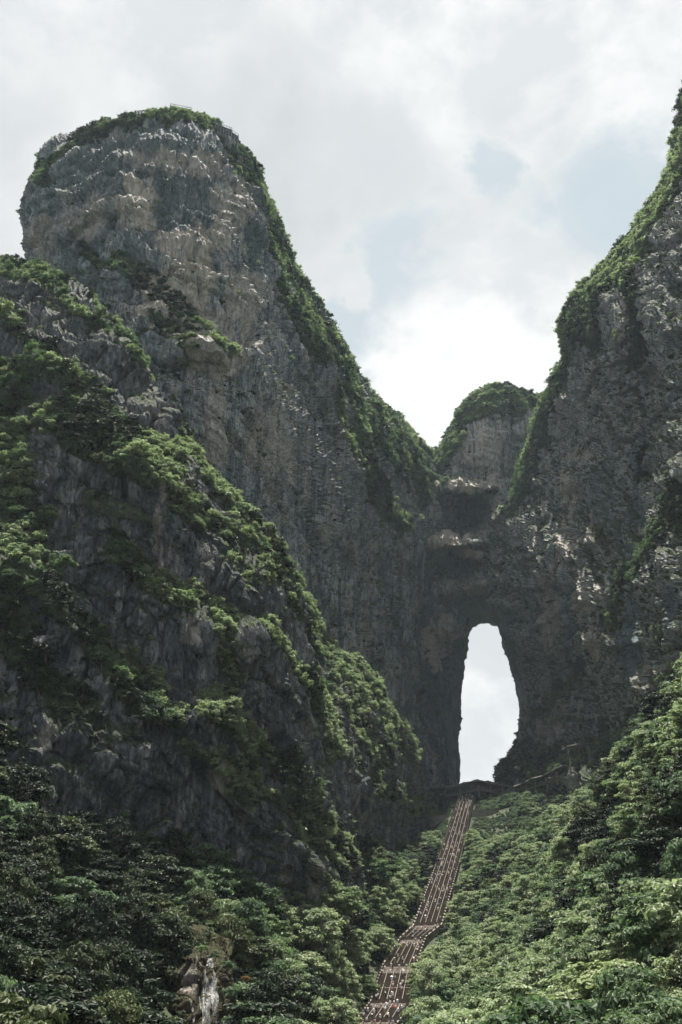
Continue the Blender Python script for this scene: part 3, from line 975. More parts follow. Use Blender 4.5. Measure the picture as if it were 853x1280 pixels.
def stuff_points(name, label, pts, scl, idx, rotz, tilt, sources):
    """one object: thousands of plants, instanced on a point cloud by geometry nodes"""
    me = bpy.data.meshes.new(name)
    pts = np.ascontiguousarray(pts, np.float32)
    me.vertices.add(len(pts))
    me.vertices.foreach_set('co', pts.ravel())
    add_attr(me, 'scl', scl)
    a = me.attributes.new('pick', 'INT', 'POINT')
    a.data.foreach_set('value', np.ascontiguousarray(idx, np.int32))
    a = me.attributes.new('rot', 'FLOAT_VECTOR', 'POINT')
    a.data.foreach_set('vector', np.ascontiguousarray(np.stack([tilt[:, 0], tilt[:, 1], rotz], 1), np.float32).ravel())
    me.update()
    o = link(name, me, kind='stuff', label=label)
    src = bpy.data.collections.new(name + '_source')
    for k, m_ in enumerate(sources):
        so = bpy.data.objects.new('%s_%02d' % (name, k), m_)
        src.objects.link(so)
    ng = bpy.data.node_groups.new(name, 'GeometryNodeTree')
    ng.interface.new_socket('Geometry', in_out='INPUT', socket_type='NodeSocketGeometry')
    ng.interface.new_socket('Geometry', in_out='OUTPUT', socket_type='NodeSocketGeometry')
    gi, go = ng.nodes.new('NodeGroupInput'), ng.nodes.new('NodeGroupOutput')
    ci = ng.nodes.new('GeometryNodeCollectionInfo')
    ci.inputs['Collection'].default_value = src
    ci.inputs['Separate Children'].default_value = True
    ci.inputs['Reset Children'].default_value = True
    ip = ng.nodes.new('GeometryNodeInstanceOnPoints')
    ip.inputs['Pick Instance'].default_value = True

    def attr(nm, ty):
        n = ng.nodes.new('GeometryNodeInputNamedAttribute')
        n.data_type = ty
        n.inputs['Name'].default_value = nm
        return [s for s in n.outputs if s.enabled and s.name == 'Attribute'][0]
    ng.links.new(gi.outputs[0], ip.inputs['Points'])
    ng.links.new(ci.outputs[0], ip.inputs['Instance'])
    ng.links.new(attr('pick', 'INT'), ip.inputs['Instance Index'])
    e2r = ng.nodes.new('FunctionNodeEulerToRotation')
    ng.links.new(attr('rot', 'FLOAT_VECTOR'), e2r.inputs[0])
    ng.links.new(e2r.outputs[0], ip.inputs['Rotation'])
    ng.links.new(attr('scl', 'FLOAT'), ip.inputs['Scale'])
    ng.links.new(ip.outputs[0], go.inputs[0])
    md = o.modifiers.new('plants', 'NODES')
    md.node_group = ng
    return o


bpy.context.view_layer.update()
DG = bpy.context.evaluated_depsgraph_get()
CLIFF_NAMES = {'left_cliff_wall', 'left_buttress', 'grassy_spur', 'gate_lintel', 'right_cliff_wall', 'ground'}


def visible(p, slack):
    p = Vector(p)
    d = p.normalized()
    hit, loc, *_ = scene.ray_cast(DG, Vector((0, 0, 0)), d)
    return (not hit) or loc.length > p.length - slack


# ------------------------------------------------------------------ forest on the two slopes
stair_px = np.array([(a, b) for a, b, _ in STAIR_PX], float)


def stair_half(py):
    return np.interp(py, [990, 1035, 1089, 1160, 1211, 1257, 1290], [9, 12, 14.5, 15, 15, 20, 23])


cand = []
sp = 5.8
for y in np.arange(95, 690, sp):
    for x in np.arange(-210, 215, sp):
        cand.append((x + RNG.uniform(-.45, .45) * sp, y + RNG.uniform(-.45, .45) * sp))
cand = np.array(cand)
cz = ground_z(cand[:, 0], cand[:, 1])
cP = np.c_[cand, cz]
cx_, cy_, cd_ = proj(cP + np.array([0, 0, 5.0]))
m = (cx_ > -50) & (cx_ < 903) & (cy_ > 780) & (cy_ < 1370) & (cd_ > 60)
cP, cx_, cy_, cd_ = cP[m], cx_[m], cy_[m], cd_[m]
ds, hs = seg_param(cP[:, 0], cP[:, 1])
tone_n = fbm(cP / 30, 3, 777)
forest = []
for k in range(len(cP)):
    x, y, z = cP[k]
    if ds[k] < 8.0:
        continue
    # size: bigger low down, scrubby near the gate
    base_s = np.interp(y, [100, 250, 420, 560, 650], [1.2, 1.25, 1.1, 0.7, 0.45])
    s = base_s * RNG.uniform(.62, 1.3)
    if y > 585 and RNG.random() < .45:
        continue
    X, Yp, dep = proj(np.array([[x, y, z + 5.2 * s]]))
    X, Yp, dep = X[0], Yp[0], dep[0]
    rp = 3.9 * s * F / dep
    # keep the stairway in view: no crown stands between it and the camera
    d, _ = poly_dist(np.array([X]), np.array([Yp]), stair_px.tolist())
    if Yp > 985 and d[0] < stair_half(Yp) + rp * (.85 if X < np.interp(Yp, stair_px[:, 1], stair_px[:, 0]) else .62):
        continue
    # the open rock of the waterfall
    if 212 - rp * .55 < X < 280 + rp * .5 and Yp + rp > 1190 and y < 190:
        continue
    # walls and galleries at the top of the stairs
    if 505 < X < 650 and Yp - rp < 1034 and Yp > 985 and y < 640:
        s *= .35
        if y < 590 and Yp - rp < 1036:
            continue
    if 640 < X < 745 and Yp - rp * 1.1 < 975 and y < 590:
        continue
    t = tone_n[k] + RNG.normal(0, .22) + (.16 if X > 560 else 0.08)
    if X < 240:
        t -= .75 * min(1, (240 - X) / 90)  # shade on the left slope is put into the leaf colour
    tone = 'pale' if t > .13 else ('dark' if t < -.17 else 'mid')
    kk = RNG.random()
    kind = 'conifer' if (kk < .035 and y < 420) else ('sparse' if kk > .945 and y < 430 and X > 240 else 'broad')
    if kind == 'sparse':
        tone = 'pale'
    forest.append([x, y, z, s, tone, kind, X, Yp, dep, rp])

vis = [i for i, f in enumerate(forest) if -20 < f[6] < 873 and f[7] < 1300 and visible((f[0], f[1], f[2] + 7.2 * f[3]), 6)]
vis.sort(key=lambda i: -forest[i][9])
NB = 285
broad_vis = [i for i in vis if forest[i][5] == 'broad'][:NB]
con_vis = [i for i in vis if forest[i][5] == 'conifer'][:40]
own = set(broad_vis) | set(con_vis) | set(i for i in vis if forest[i][5] == 'sparse')


def where(X, Yp):
    if X > 560 or (X > 520 and Yp > 1180):
        if Yp > 1235:
            return 'along the bottom edge right of the stairs' if X < 660 else ('along the bottom edge below the right slope' if X < 770 else 'in the bottom right corner')
        if Yp > 1150:
            return 'just right of the stairway bend' if X < 640 else ('low on the right slope' if X < 750 else 'low on the right slope at the picture edge')
        if Yp > 1060:
            return 'right of the straight upper stairs' if X < 650 else ('halfway up the right slope' if X < 760 else 'halfway up the right slope at the picture edge')
        if Yp > 960:
            return 'below the roofed cliff walkway' if X < 700 else ('on the upper right slope past the walkway' if X < 790 else 'high on the right slope near the picture edge')
        return 'on the top rim of the right slope'
    if X > 420:
        return 'left of the lowest stair flights' if Yp > 1200 else ('left of the stairway bend' if Yp > 1120 else 'left of the upper stair flights')
    if X > 285:
        return 'between waterfall and stairway at the bottom edge' if Yp > 1210 else ('between waterfall and stairway, halfway up' if Yp > 1130 else 'below the ledgy foot of the buttress')
    if X > 190:
        return 'beside the small waterfall' if Yp > 1180 else ('a little above the small waterfall' if Yp > 1110 else 'under the bare rock above the waterfall')
    if Yp > 1220:
        return 'in the bottom left corner' if X < 95 else 'left of the waterfall at the bottom edge'
    if Yp > 1140:
        return 'low on the shaded left slope by the picture edge' if X < 95 else 'low on the shaded left slope'
    if Yp > 1050:
        return 'halfway up the left slope by the picture edge' if X < 95 else 'halfway up the shaded left slope'
    return 'under the overhanging rock at the left edge' if X < 95 else 'under the overhanging rock of the buttress'


def size_word(rp, kind):
    return 'large' if rp > 34 else ('medium' if rp > 24 else 'small')


tone_word = {'pale': 'pale green', 'mid': 'mid green', 'dark': 'dark green'}
SHAPES = [('narrow upright', (.80, 1.22)), ('wide spreading', (1.20, .84)), ('rounded', (1.0, 1.0))]

for i in sorted(own):
    x, y, z, s, tone, kind, X, Yp, dep, rp = forest[i]
    sw = size_word(rp, kind)
    if kind == 'broad':
        sh, asp = SHAPES[i % 3]
        lab = '%s %s %s tree %s' % (sw, sh, tone_word[tone], where(X, Yp))
        d, _ = poly_dist(np.array([X]), np.array([Yp]), stair_px.tolist())
        if d[0] < 48:
            lab = '%s %s %s tree overhanging the %s' % (sw, sh, tone_word[tone], 'lower stair flights' if Yp > 1165 else 'upper stair flights')
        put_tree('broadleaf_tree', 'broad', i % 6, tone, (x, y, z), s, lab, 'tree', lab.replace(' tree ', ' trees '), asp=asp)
    elif kind == 'sparse':
        lab = '%s bare-stemmed tree with thin pale crown %s' % (sw, where(X, Yp))
        put_tree('thin_crowned_tree', 'sparse', 0, tone, (x, y, z), s * 1.05, lab, 'tree', lab.replace(' tree ', ' trees '))
    else:
        tone = 'dark' if tone == 'pale' else tone
        put_tree('conifer_tree', 'conifer', i % 2, tone, (x, y, z), s * .9, '%s pointed %s conifer %s' % (sw, tone_word[tone], where(X, Yp)), 'tree',
                 '%s %s conifers %s' % (sw, tone_word[tone], where(X, Yp)))

rest = [f for i, f in enumerate(forest) if i not in own]
tn = ['pale', 'mid', 'dark']
srcs = [CROWN[('broad', i, t)] for t in tn for i in range(6)]
rp_ = np.array([(f[0], f[1], f[2]) for f in rest])
stuff_points('forest', 'dense broadleaf wood filling both slopes behind the nearer trees', rp_, np.array([f[3] for f in rest]),
             np.array([tn.index(f[4]) * 6 + int(RNG.integers(6)) for f in rest]), RNG.uniform(0, 6.28, len(rest)), RNG.normal(0, .06, (len(rest), 2)), srcs)

# low growth that covers the soil between the trees
und = []
for y in np.arange(100, 700, 3.0):
    for x in np.arange(-200, 210, 3.0):
        und.append((x + RNG.uniform(-1.5, 1.5), y + RNG.uniform(-1.5, 1.5)))
und = np.array(und)
uP = np.c_[und, ground_z(und[:, 0], und[:, 1])]
uX, uY, ud = proj(uP)
du_, _ = seg_param(uP[:, 0], uP[:, 1])
m = (uX > -40) & (uX < 890) & (uY > 800) & (uY < 1340) & (du_ > 5.6) & (ud > 50)
m &= ~((uX > 200) & (uX < 290) & (uY > 1170) & (uP[:, 1] < 196))
m &= ~((uX > 510) & (uX < 630) & (uP[:, 1] > 580) & (uP[:, 1] < 586))
m &= (du_ > 6.6) | (uP[:, 1] > 420)
extra = np.r_[np.c_[RNG.uniform(0, 130, 2600), RNG.uniform(560, 700, 2600)], np.c_[RNG.uniform(15, 120, 4200), RNG.uniform(525, 592, 4200)]]
extra = np.c_[extra, ground_z(extra[:, 0], extra[:, 1])]
de_, _ = seg_param(extra[:, 0], extra[:, 1])
extra = extra[(de_ > 5.6) & ~((extra[:, 1] > 574) & (extra[:, 1] < 586) & (extra[:, 0] < 110))]
uP = np.concatenate([uP[m], extra])
du_ = np.concatenate([du_[m], de_[(de_ > 5.6) & True][:0], seg_param(extra[:, 0], extra[:, 1])[0]])
un = fbm(uP / 20, 3, 55)
ssrc = [CROWN[('shrub', i, t)] for t in tn for i in range(5)]
ui = np.where((un > .3) & (uP[:, 1] > 480), 0, np.where((un < 0) | (uP[:, 1] < 430), 2, 1)) * 5 + RNG.integers(0, 5, len(uP))  # nearer growth gets dark leaves, painting shade into the gaps between crowns
us = RNG.uniform(.45, 1.05, len(uP)) * np.interp(uP[:, 1], [0, 400, 650], [1.0, 1.0, .75]) * np.interp(du_, [5.5, 9], [.35, 1.0])
uX2, _, _ = proj(uP)
us = us * np.where((uX2 > 505) & (uX2 < 640) & (uP[:, 1] > 535) & (uP[:, 1] < 586), .4, 1.0)
nearw = (uX2 > 505) & (uX2 < 680) & (uP[:, 1] > 535)
ui = np.where(nearw, ui % 5 + 5 * RNG.integers(1, 3, len(uP)), ui)
us = us * np.where(nearw, 1.5, 1.0)
stuff_points('undergrowth', 'low bushes and saplings covering the slopes between the trees', uP, us, ui, RNG.uniform(0, 6.28, len(uP)), RNG.normal(0, .1, (len(uP), 2)), ssrc)

# ------------------------------------------------------------------ shrubs on the cliffs
LEDGE_WORDS = {'left_cliff_wall': 'left cliff', 'left_buttress': 'left buttress', 'grassy_spur': 'grassy spur', 'gate_lintel': 'wooded knob over the arch', 'right_cliff_wall': 'right cliff'}
all_sh = []
for M_, dens in ((B, .20), (A, .20), (A2, .17), (Cc, .24), (Dd, .20)):
    P = M_['P'].reshape(-1, 3)
    n = M_['N'].reshape(-1, 3)
    ar = M_['ar'].ravel()
    vw = M_['vw'].ravel()
    sv = M_['veg'].ravel()
    facing = np.sum(n * (-P / np.linalg.norm(P, axis=1, keepdims=True)), 1)
    prob = np.clip(vw, 0, 1) ** 1.4 * dens * ar * (facing > -.55)
    prob += (vw < .3) * (sv > .60) * ar * .022 + (vw < .2) * ar * .0016
    hit = RNG.random(len(P)) < prob
    pts, nn = P[hit], n[hit]
    px, py, dp = proj(pts)
    ok = (px > -20) & (px < 880) & (py > 40) & (py < 1150)
    pts, nn, px, py, dp = pts[ok], nn[ok], px[ok], py[ok], dp[ok]
    vv = vw[hit][ok]
    sc = RNG.lognormal(-.10, .40, len(pts)) * np.where(vv > .5, 1.0, .55)
    sc = np.clip(sc, .25, 1.9)
    if M_ is A:
        sc *= .92
    if M_ is Cc or M_ is B:
        sc *= np.where(pts[:, 1] > 480, 1.5, .9)
    if M_ is Dd:
        sc *= np.where((py < 470) | (px < 700), 1.45, 1.0)
    tn_ = fbm(pts / 25, 3, 321) + RNG.normal(0, .15, len(pts))
    for k in range(len(pts)):
        all_sh.append((pts[k] + nn[k] * .15 * sc[k], nn[k], sc[k], 'pale' if tn_[k] > (.22 if not ((M_ is A and px[k] > 180) or M_ is A2 or (M_ is Dd and py[k] < 460)) else -.02) else ('dark' if tn_[k] < -.08 else 'mid'), px[k], py[k], dp[k], M_['o'].name))  # sunlit look of the ridge put into leaf colour: pale tones favoured
print('cliff shrubs', len(all_sh))
order = sorted(range(len(all_sh)), key=lambda i: -all_sh[i][2] / all_sh[i][6])
own_s = []
for i in order:
    s = all_sh[i]
    if visible(s[0] + np.array([0, 0, 1.2 * s[2]]), 3.0):
        own_s.append(i)
    if len(own_s) >= 290:
        break
own_ss = set(own_s)


def tilt_of(nv, k):
    return (-nv[1] * k, nv[0] * k)


def cliff_place(px, py, nm):
    if nm == 'left_cliff_wall':
        if py < 215 and px < 300:
            return 'on the summit of the left tower'
        if px > 420:
            return 'on the green hump left of the gate'
        return 'on the right-hand skyline of the left tower' if px > 295 else 'on a ledge across the left tower'
    if nm == 'left_buttress':
        if py < 480:
            return 'on the top ledge of the buttress'
        if py < 600:
            return 'on the second ledge of the buttress' if px < 180 else 'at the crest of the sunlit ridge'
        if px > 230 and py < 810:
            return 'along the sunlit ridge of the buttress'
        if py > 870 and px > 220:
            return 'on the low ledges of the buttress foot'
        if px < 140:
            return 'on the shaded left side of the buttress'
        return 'on the middle ledge of the buttress'
    if nm == 'grassy_spur':
        return 'on the grassy spur left of the arch'
    if nm == 'gate_lintel':
        return 'on the wooded knob over the arch'
    if py < 460:
        return 'on the sloping skyline of the right cliff'
    if px < 700 and py < 660:
        return 'on the green flank between right cliff and knob'
    if py > 860:
        return 'at the foot of the right cliff'
    return 'clinging to a cleft of the right cliff face'


for i in own_s:
    p, nv, s, tone, px, py, dp, nm = all_sh[i]
    tx, ty = tilt_of(nv, .35)
    bw = 'big' if s / dp > np.median([all_sh[j][2] / all_sh[j][6] for j in own_s]) else 'low'
    pl = cliff_place(px, py, nm)
    if nm == 'left_buttress':
        if 'low ledges' in pl:
            pl = pl.replace('on the low ledges', 'on the %s of the low ledges' % ('left end' if px < 290 else ('middle' if px < 360 else 'right end')))
        elif 'along the sunlit' in pl:
            pl = pl.replace('along the sunlit', 'along the %s stretch of the sunlit' % ('upper' if py < 660 else ('middle' if py < 735 else 'lowest')))
        elif 'top ledge' in pl or 'second ledge' in pl:
            pl = pl.replace('ledge of', 'ledge, %s end, of' % ('left' if px < 70 else ('middle' if px < 140 else 'right')))
        elif 'shaded' in pl:
            pl = pl.replace('shaded', '%s shaded' % ('upper' if py < 660 else ('middle' if py < 770 else 'lower')))
    elif nm == 'right_cliff_wall' and 'skyline' in pl:
        pl = pl.replace('sloping', '%s sloping' % ('top' if py < 260 else ('middle' if py < 350 else 'lower')))
    elif nm == 'grassy_spur':
        pl = pl.replace('grassy', '%s grassy' % ('upper' if py < 870 else ('middle' if py < 940 else 'lower')))
    put_tree('cliff_shrub', 'shrub', i % 5, tone, tuple(p), s, '%s %s shrub %s' % (bw, tone_word[tone], pl), 'shrub', '%s %s shrubs %s' % (bw, tone_word[tone], pl), (tx, ty, random.uniform(0, 6.28)))
for nm, pl in (('left_cliff_wall', 'left_cliff_bushes'), ('left_buttress', 'buttress_bushes'), ('grassy_spur', 'spur_bushes'), ('gate_lintel', 'knob_bushes'), ('right_cliff_wall', 'right_cliff_bushes')):
    L_ = [s for i, s in enumerate(all_sh) if i not in own_ss and s[7] == nm]
    nn = np.array([s[1] for s in L_])
    stuff_points(pl, 'bushes matted over the ledges of the ' + LEDGE_WORDS[nm], np.array([s[0] for s in L_]), np.array([s[2] for s in L_]),
                 np.array([tn.index(s[3]) * 5 + int(RNG.integers(5)) for s in L_]), RNG.uniform(0, 6.28, len(L_)), np.stack([-nn[:, 1] * .35, nn[:, 0] * .35], 1), ssrc)


def g_at(px, py, Y):
    """the point of that bearing, dropped to the terrain"""
    p = unproj(px, py, Y)
    p[2] = float(ground_z(p[0], p[1]))
    return tuple(p)


# single trees that stand out
put_tree('conifer_tree', 'conifer', 0, 'dark', g_at(632, 1150, 345), 1.45, 'tall dark pointed conifer standing alone right of the upper stairs', 'tree', rot=(0, 0, 1))
put_tree('sparse_tree', 'sparse', 0, 'pale', g_at(592, 1150, 372), 1.1, 'thin bare-stemmed tree with a sparse pale crown just right of the stairs', 'tree', rot=(0, .1, 0))
put_tree('orange_bush', 'shrub', 2, 'mid', tuple(unproj(308, 1228, 176)), .5, 'small bush with orange-brown leaves right of the waterfall', 'bush', mat=M_leaf_orange)
rim = [((851, 192, 392), 1.15, 'lowest of the rim trees against the sky at the right edge'), ((852, 172, 388), 1.3, 'broad dark tree leaning out of the rim at the right edge'),
       ((855, 150, 384), 1.2, 'third tree up the rim at the right picture edge'), ((858, 118, 380), 1.0, 'topmost dark tree of the right rim, high against clouds'), ((828, 238, 405), .7, 'small tree on the bend of the right rim skyline')]
for p, s, lb in rim:
    q = unproj(*p)
    put_tree('rim_tree', 'broad', int(s * 10) % 6, 'dark', (q[0], q[1], q[2] - 4), s, lb, 'tree')
#BUILT
# ------------------------------------------------------------------ stairway
LAT = []
for i in range(len(STAIR)):
    a = STAIR[max(i - 1, 0)]
    b = STAIR[min(i + 1, len(STAIR) - 1)]
    d = (b - a)[:2]
    d = d / np.linalg.norm(d)
    LAT.append(np.array([-d[1], d[0], 0.0]))         # points to the climber's left seen going down = +x side
LAT = np.array(LAT)
WID = np.interp(np.arange(len(STAIR)), [0, 3, 4, 5, 8], [9.4, 9.8, 8.6, 10.0, 11.0])


def st(i, t, lat, dz=0.0):
    """point on the stairway: control segment i, fraction t (0 = upper end), lateral -1..1"""
    p = STAIR[i] * (1 - t) + STAIR[i + 1] * t
    l = LAT[i] * (1 - t) + LAT[i + 1] * t
    w = (WID[i] * (1 - t) + WID[i + 1] * t) / 2
    return Vector(p + l * w * lat + np.array([0, 0, dz]))


stair_root = bpy.data.objects.new('stairway', None)
COL.objects.link(stair_root)
stair_root.location = tuple(STAIR[-1])
stair_root['label'] = 'long steep brown stairway with pale lane rails climbing to the arch'
stair_root['category'] = 'stairway'
SINV = -Vector(tuple(STAIR[-1]))


def s_part(name, mb, mats, smooth=False, **kw):
    mb.v = [tuple(Vector(v) + SINV) for v in mb.v]
    return link(name, mb.mesh(name, mats, smooth), stair_root, **kw)


flights = [(0, 0.0, .31), (0, .34, .64), (0, .67, .97), (1, .0, .31), (1, .34, .64), (1, .67, .97), (2, .0, .47), (2, .51, .97), (3, .3, .0)]
flights = [f for f in flights if f[2] > f[1]]
flights = [(0, 0.004, .996), (1, .004, .996), (2, .004, .96), (3, .15, .9), (4, .12, .92), (5, .14, .53), (5, .56, .94), (6, .12, .9), (7, .05, .95)]
land_pts = []
for (i, t0, t1) in flights:
    a, b = st(i, t0, 0), st(i, t1, 0)
    n = max(10, int(abs(a.z - b.z) / .165))
    SEG = (b - a).length
    mb = MB()
    for k in range(n):
        u0, u1 = t0 + (t1 - t0) * k / n, t0 + (t1 - t0) * (k + 1) / n
        za = st(i, u0, 0).z
        zb = st(i, u1, 0).z
        p0, p1, p2, p3 = st(i, u0, -1), st(i, u0, 1), st(i, u1, 1), st(i, u1, -1)
        top = za
        c = [Vector((p.x, p.y, z)) for p, z in ((p3, top - 1.2), (p2, top - 1.2), (p1, top - 1.2), (p0, top - 1.2), (p3, top), (p2, top), (p1, top), (p0, top))]
        b0 = len(mb.v)
        mb.v += [tuple(q) for q in (c[4], c[5], c[6], c[7])] + [(p3.x, p3.y, zb - .02), (p2.x, p2.y, zb - .02)]
        mb.f += [(b0, b0 + 1, b0 + 2, b0 + 3), (b0 + 4, b0 + 5, b0 + 1, b0)]
        mb.m += [0, 1]
    s_part('steps', mb, [M_step, M_riser], kind='stuff')
    # lane rails of this flight
    for lat in (-.6, -.2, .2, .6):
        mb = MB()
        m_ = max(4, int((b - a).length / 5))
        for k in range(m_ + 1):
            t = t0 + (t1 - t0) * k / m_
            p = st(i, t, lat, .1)
            mb.box(p + Vector((0, 0, .4)), (.09, 0, 0), (0, .09, 0), (0, 0, .5))
        mb.bar(st(i, t0, lat, .98), st(i, t1, lat, .98), .13, .13)
        mb.bar(st(i, t0, lat, .5), st(i, t1, lat, .5), .1, .12)
        s_part('lane_railing', mb, [M_rail])
# landings between flights
ends = [(f[0], f[1], f[2]) for f in flights]
for (a, b) in zip(flights[:-1], flights[1:]):
    i0, t0 = a[0], a[2]
    i1, t1 = b[0], b[1]
    mb = MB()
    seq = [(i0, t0)] + ([(j, 0.0) for j in range(i0 + 1, i1 + 1)] if i1 > i0 else []) + [(i1, t1)]
    for (ia, ta), (ib, tb) in zip(seq[:-1], seq[1:]):
        if ib > ia:
            tb, ib = 1.0, ia
        if tb <= ta:
            continue
        l0, r0, r1, l1 = st(ia, ta, -1), st(ia, ta, 1), st(ia, tb, 1), st(ia, tb, -1)
        z0, z1 = l0.z - .03, l1.z + .03
        dn = Vector((0, 0, 1.5))
        q = [Vector((v.x, v.y, zz)) for v, zz in ((l0, z0), (r0, z0), (r1, z1), (l1, z1))]
        mb.hexa([q[3] - dn, q[2] - dn, q[1] - dn, q[0] - dn, q[3], q[2], q[1], q[0]])
    s_part('landing', mb, [M_land])
# parapets with posts down both sides
for side in (-1, 1):
    for i in range(len(STAIR) - 1):
        mb = MB()
        e = side * 1.03
        for k in range(6):
            ta, tb = k / 6, (k + 1) / 6
            mb.bar(st(i, ta, e, .25), st(i, tb, e, .25), .35, 1.5)
            mb.bar(st(i, ta, e, 1.1), st(i, tb, e, 1.1), .52, .22, 1)
        s_part('parapet', mb, [M_concrete if side < 0 else M_rail, M_rail])
        n = max(3, int((STAIR[i] - STAIR[i + 1])[1] / 3.2))
        mb = MB()
        for k in range(n):
            p = st(i, (k + .5) / n, e, 0)
            mb.box(p + Vector((0, 0, .6)), (.33, 0, 0), (0, .33, 0), (0, 0, 1.0))
            mb.box(p + Vector((0, 0, 1.68)), (.24, 0, 0), (0, .24, 0), (0, 0, .14))
        s_part('parapet_posts', mb, [M_post], kind='stuff')
        # stone flank carrying the flight
        mb = MB()
        for k in range(4):
            ta, tb = k / 4, (k + 1) / 4
            mb.bar(st(i, ta, side * .99, -2.6), st(i, tb, side * .99, -2.6), .5, 4.2)
        s_part('side_wall', mb, [M_concrete])


# ------------------------------------------------------------------ people on the stairs
def person_mesh(arm, step_):
    bm_v, bm_e, rad = [], [], []

    def v(p, r_, par=None):
        bm_v.append(p)
        rad.append(r_)
        if par is not None:
            bm_e.append((par, len(bm_v) - 1))
        return len(bm_v) - 1
    pel = v((0, 0, .94), .15)
    wai = v((0, 0, 1.12), .135, pel)
    che = v((0, .01, 1.34), .165, wai)
    nek = v((0, .02, 1.47), .065, che)
    hed = v((0, -.01, 1.57), .095, nek)
    v((0, -.015, 1.69), .085, hed)
    for s in (-1, 1):
        hp = v((s * .10, 0, .88), .095, pel)
        kn = v((s * .11, -step_ * s * .14 - .02, .50 + (.06 if s * step_ > 0 else 0)), .065, hp)
        an = v((s * .11, -step_ * s * .10 + .05, .09 + (.12 if s * step_ > 0 else 0)), .045, kn)
        v((s * .12, -step_ * s * .10 - .11, .05 + (.12 if s * step_ > 0 else 0)), .04, an)
        sh = v((s * .19, .01, 1.38), .065, che)
        if arm == 0:
            el = v((s * .25, .05, 1.12), .045, sh)
            v((s * .26, -.06, .88), .035, el)
        else:
            el = v((s * .30, -.08, 1.20), .045, sh)
            v((s * .20, -.28, 1.32), .035, el)
    me = bpy.data.meshes.new('body')
    me.from_pydata(bm_v, bm_e, [])
    o = bpy.data.objects.new('body_build', me)
    COL.objects.link(o)
    o.modifiers.new('skin', 'SKIN')
    for i, r_ in enumerate(rad):
        me.skin_vertices[0].data[i].radius = (r_, r_ * .85)
    me.skin_vertices[0].data[0].use_root = True
    sb = o.modifiers.new('sub', 'SUBSURF')
    sb.levels = 1
    dg = bpy.context.evaluated_depsgraph_get()
    dg.update()
    ev = bpy.data.meshes.new_from_object(o.evaluated_get(dg))
    bpy.data.objects.remove(o)
    return ev


M_skin = flat_mat('skin', (0.50, 0.33, 0.24), .6, .05)
M_hair = flat_mat('black_hair', (0.02, 0.018, 0.016), .5, .1)
M_trou = [flat_mat('dark_trousers', (0.03, 0.035, 0.06), .9, .1), flat_mat('grey_trousers', (0.16, .16, .17), .9, .1), flat_mat('beige_shorts', (0.35, .29, .22), .9, .1)]
SHIRTS = [('white', (.82, .82, .82), 16), ('cream', (.72, .66, .56), 4), ('pink', (.72, .42, .45), 3), ('black', (.025, .025, .03), 5), ('pale blue', (.42, .52, .68), 3), ('red', (.62, .04, .06), 1), ('grey', (.3, .3, .32), 3)]
M_shirt = {n: flat_mat(n.replace(' ', '_') + '_shirt', c, .9, .08) for n, c, w in SHIRTS}
BODIES = {}
for bi, (arm, step_) in enumerate(((0, 1), (0, -1), (1, 1), (0, .2))):
    base_me = person_mesh(arm, step_)
    n = len(base_me.polygons)
    cen = np.zeros(n * 3, np.float32)
    base_me.polygons.foreach_get('center', cen)
    cen = cen.reshape(-1, 3)
    idx = np.where(cen[:, 2] > 1.45, 0, np.where(cen[:, 2] > .93, 1, np.where(cen[:, 2] > (.45 if bi % 2 else .1), 2, 0)))
    armm = (np.abs(cen[:, 0]) > .2) & (cen[:, 2] < 1.24) & (cen[:, 2] > .8)
    idx[armm] = 0
    if arm:
        idx[(cen[:, 1] < -.15) & (cen[:, 2] > 1.0)] = 0
    for si, (sn, c, w) in enumerate(SHIRTS):
        me = base_me.copy()
        me.materials.clear()
        for mt in (M_skin, M_shirt[sn], M_trou[(bi + si) % 3]):
            me.materials.append(mt)
        me.polygons.foreach_set('material_index', idx.astype(np.int32))
        me.polygons.foreach_set('use_smooth', [True] * n)
        BODIES[(bi, sn)] = me
import bmesh
bmh = bmesh.new()
bmesh.ops.create_icosphere(bmh, subdivisions=2, radius=.115)
for v_ in list(bmh.verts):
    v_.co.z *= 1.05
bmesh.ops.delete(bmh, geom=[v_ for v_ in bmh.verts if v_.co.z < -.03 and v_.co.y < .03], context='VERTS')
HAIR = bpy.data.meshes.new('hair')
bmh.to_mesh(HAIR)
bmh.free()
HAIR.materials.append(M_hair)
bmh = bmesh.new()
bmesh.ops.create_cone(bmh, segments=12, radius1=.21, radius2=.10, depth=.07, cap_ends=False)
bmesh.ops.create_icosphere(bmh, subdivisions=1, radius=.12, matrix=Matrix.Translation((0, 0, .03)))
HAT = bpy.data.meshes.new('sun_hat')
bmh.to_mesh(HAT)
bmh.free()
HAT.materials.append(flat_mat('pale_hat_cloth', (.78, .75, .70), .9, .05))
bmh = bmesh.new()
bmesh.ops.create_cone(bmh, segments=12, radius1=.55, radius2=.03, depth=.24, cap_ends=False)
UMB = bpy.data.meshes.new('canopy')
bmh.to_mesh(UMB)
bmh.free()
M_umb = flat_mat('pale_umbrella_cloth', (.75, .70, .72), .7, .05)
UMB.materials.append(M_umb)
pole_mb = MB()
pole_mb.tube([(0, 0, -.75), (0, 0, .12)], [.012, .012], 6)
POLE = pole_mb.mesh('pole', [M_metal])

shirt_pool = [n for n, c, w in SHIRTS if n != 'red' for _ in range(w)]
part_of = {0: 'on the uppermost flights under the arch', 1: 'on the straight upper flights', 2: 'on the middle flights', 3: 'on the landing at the bend', 4: 'on the narrow flight below the bend', 5: 'on the lower flights', 6: 'on the lowest flights in view', 7: 'on the terrace at the bottom'}


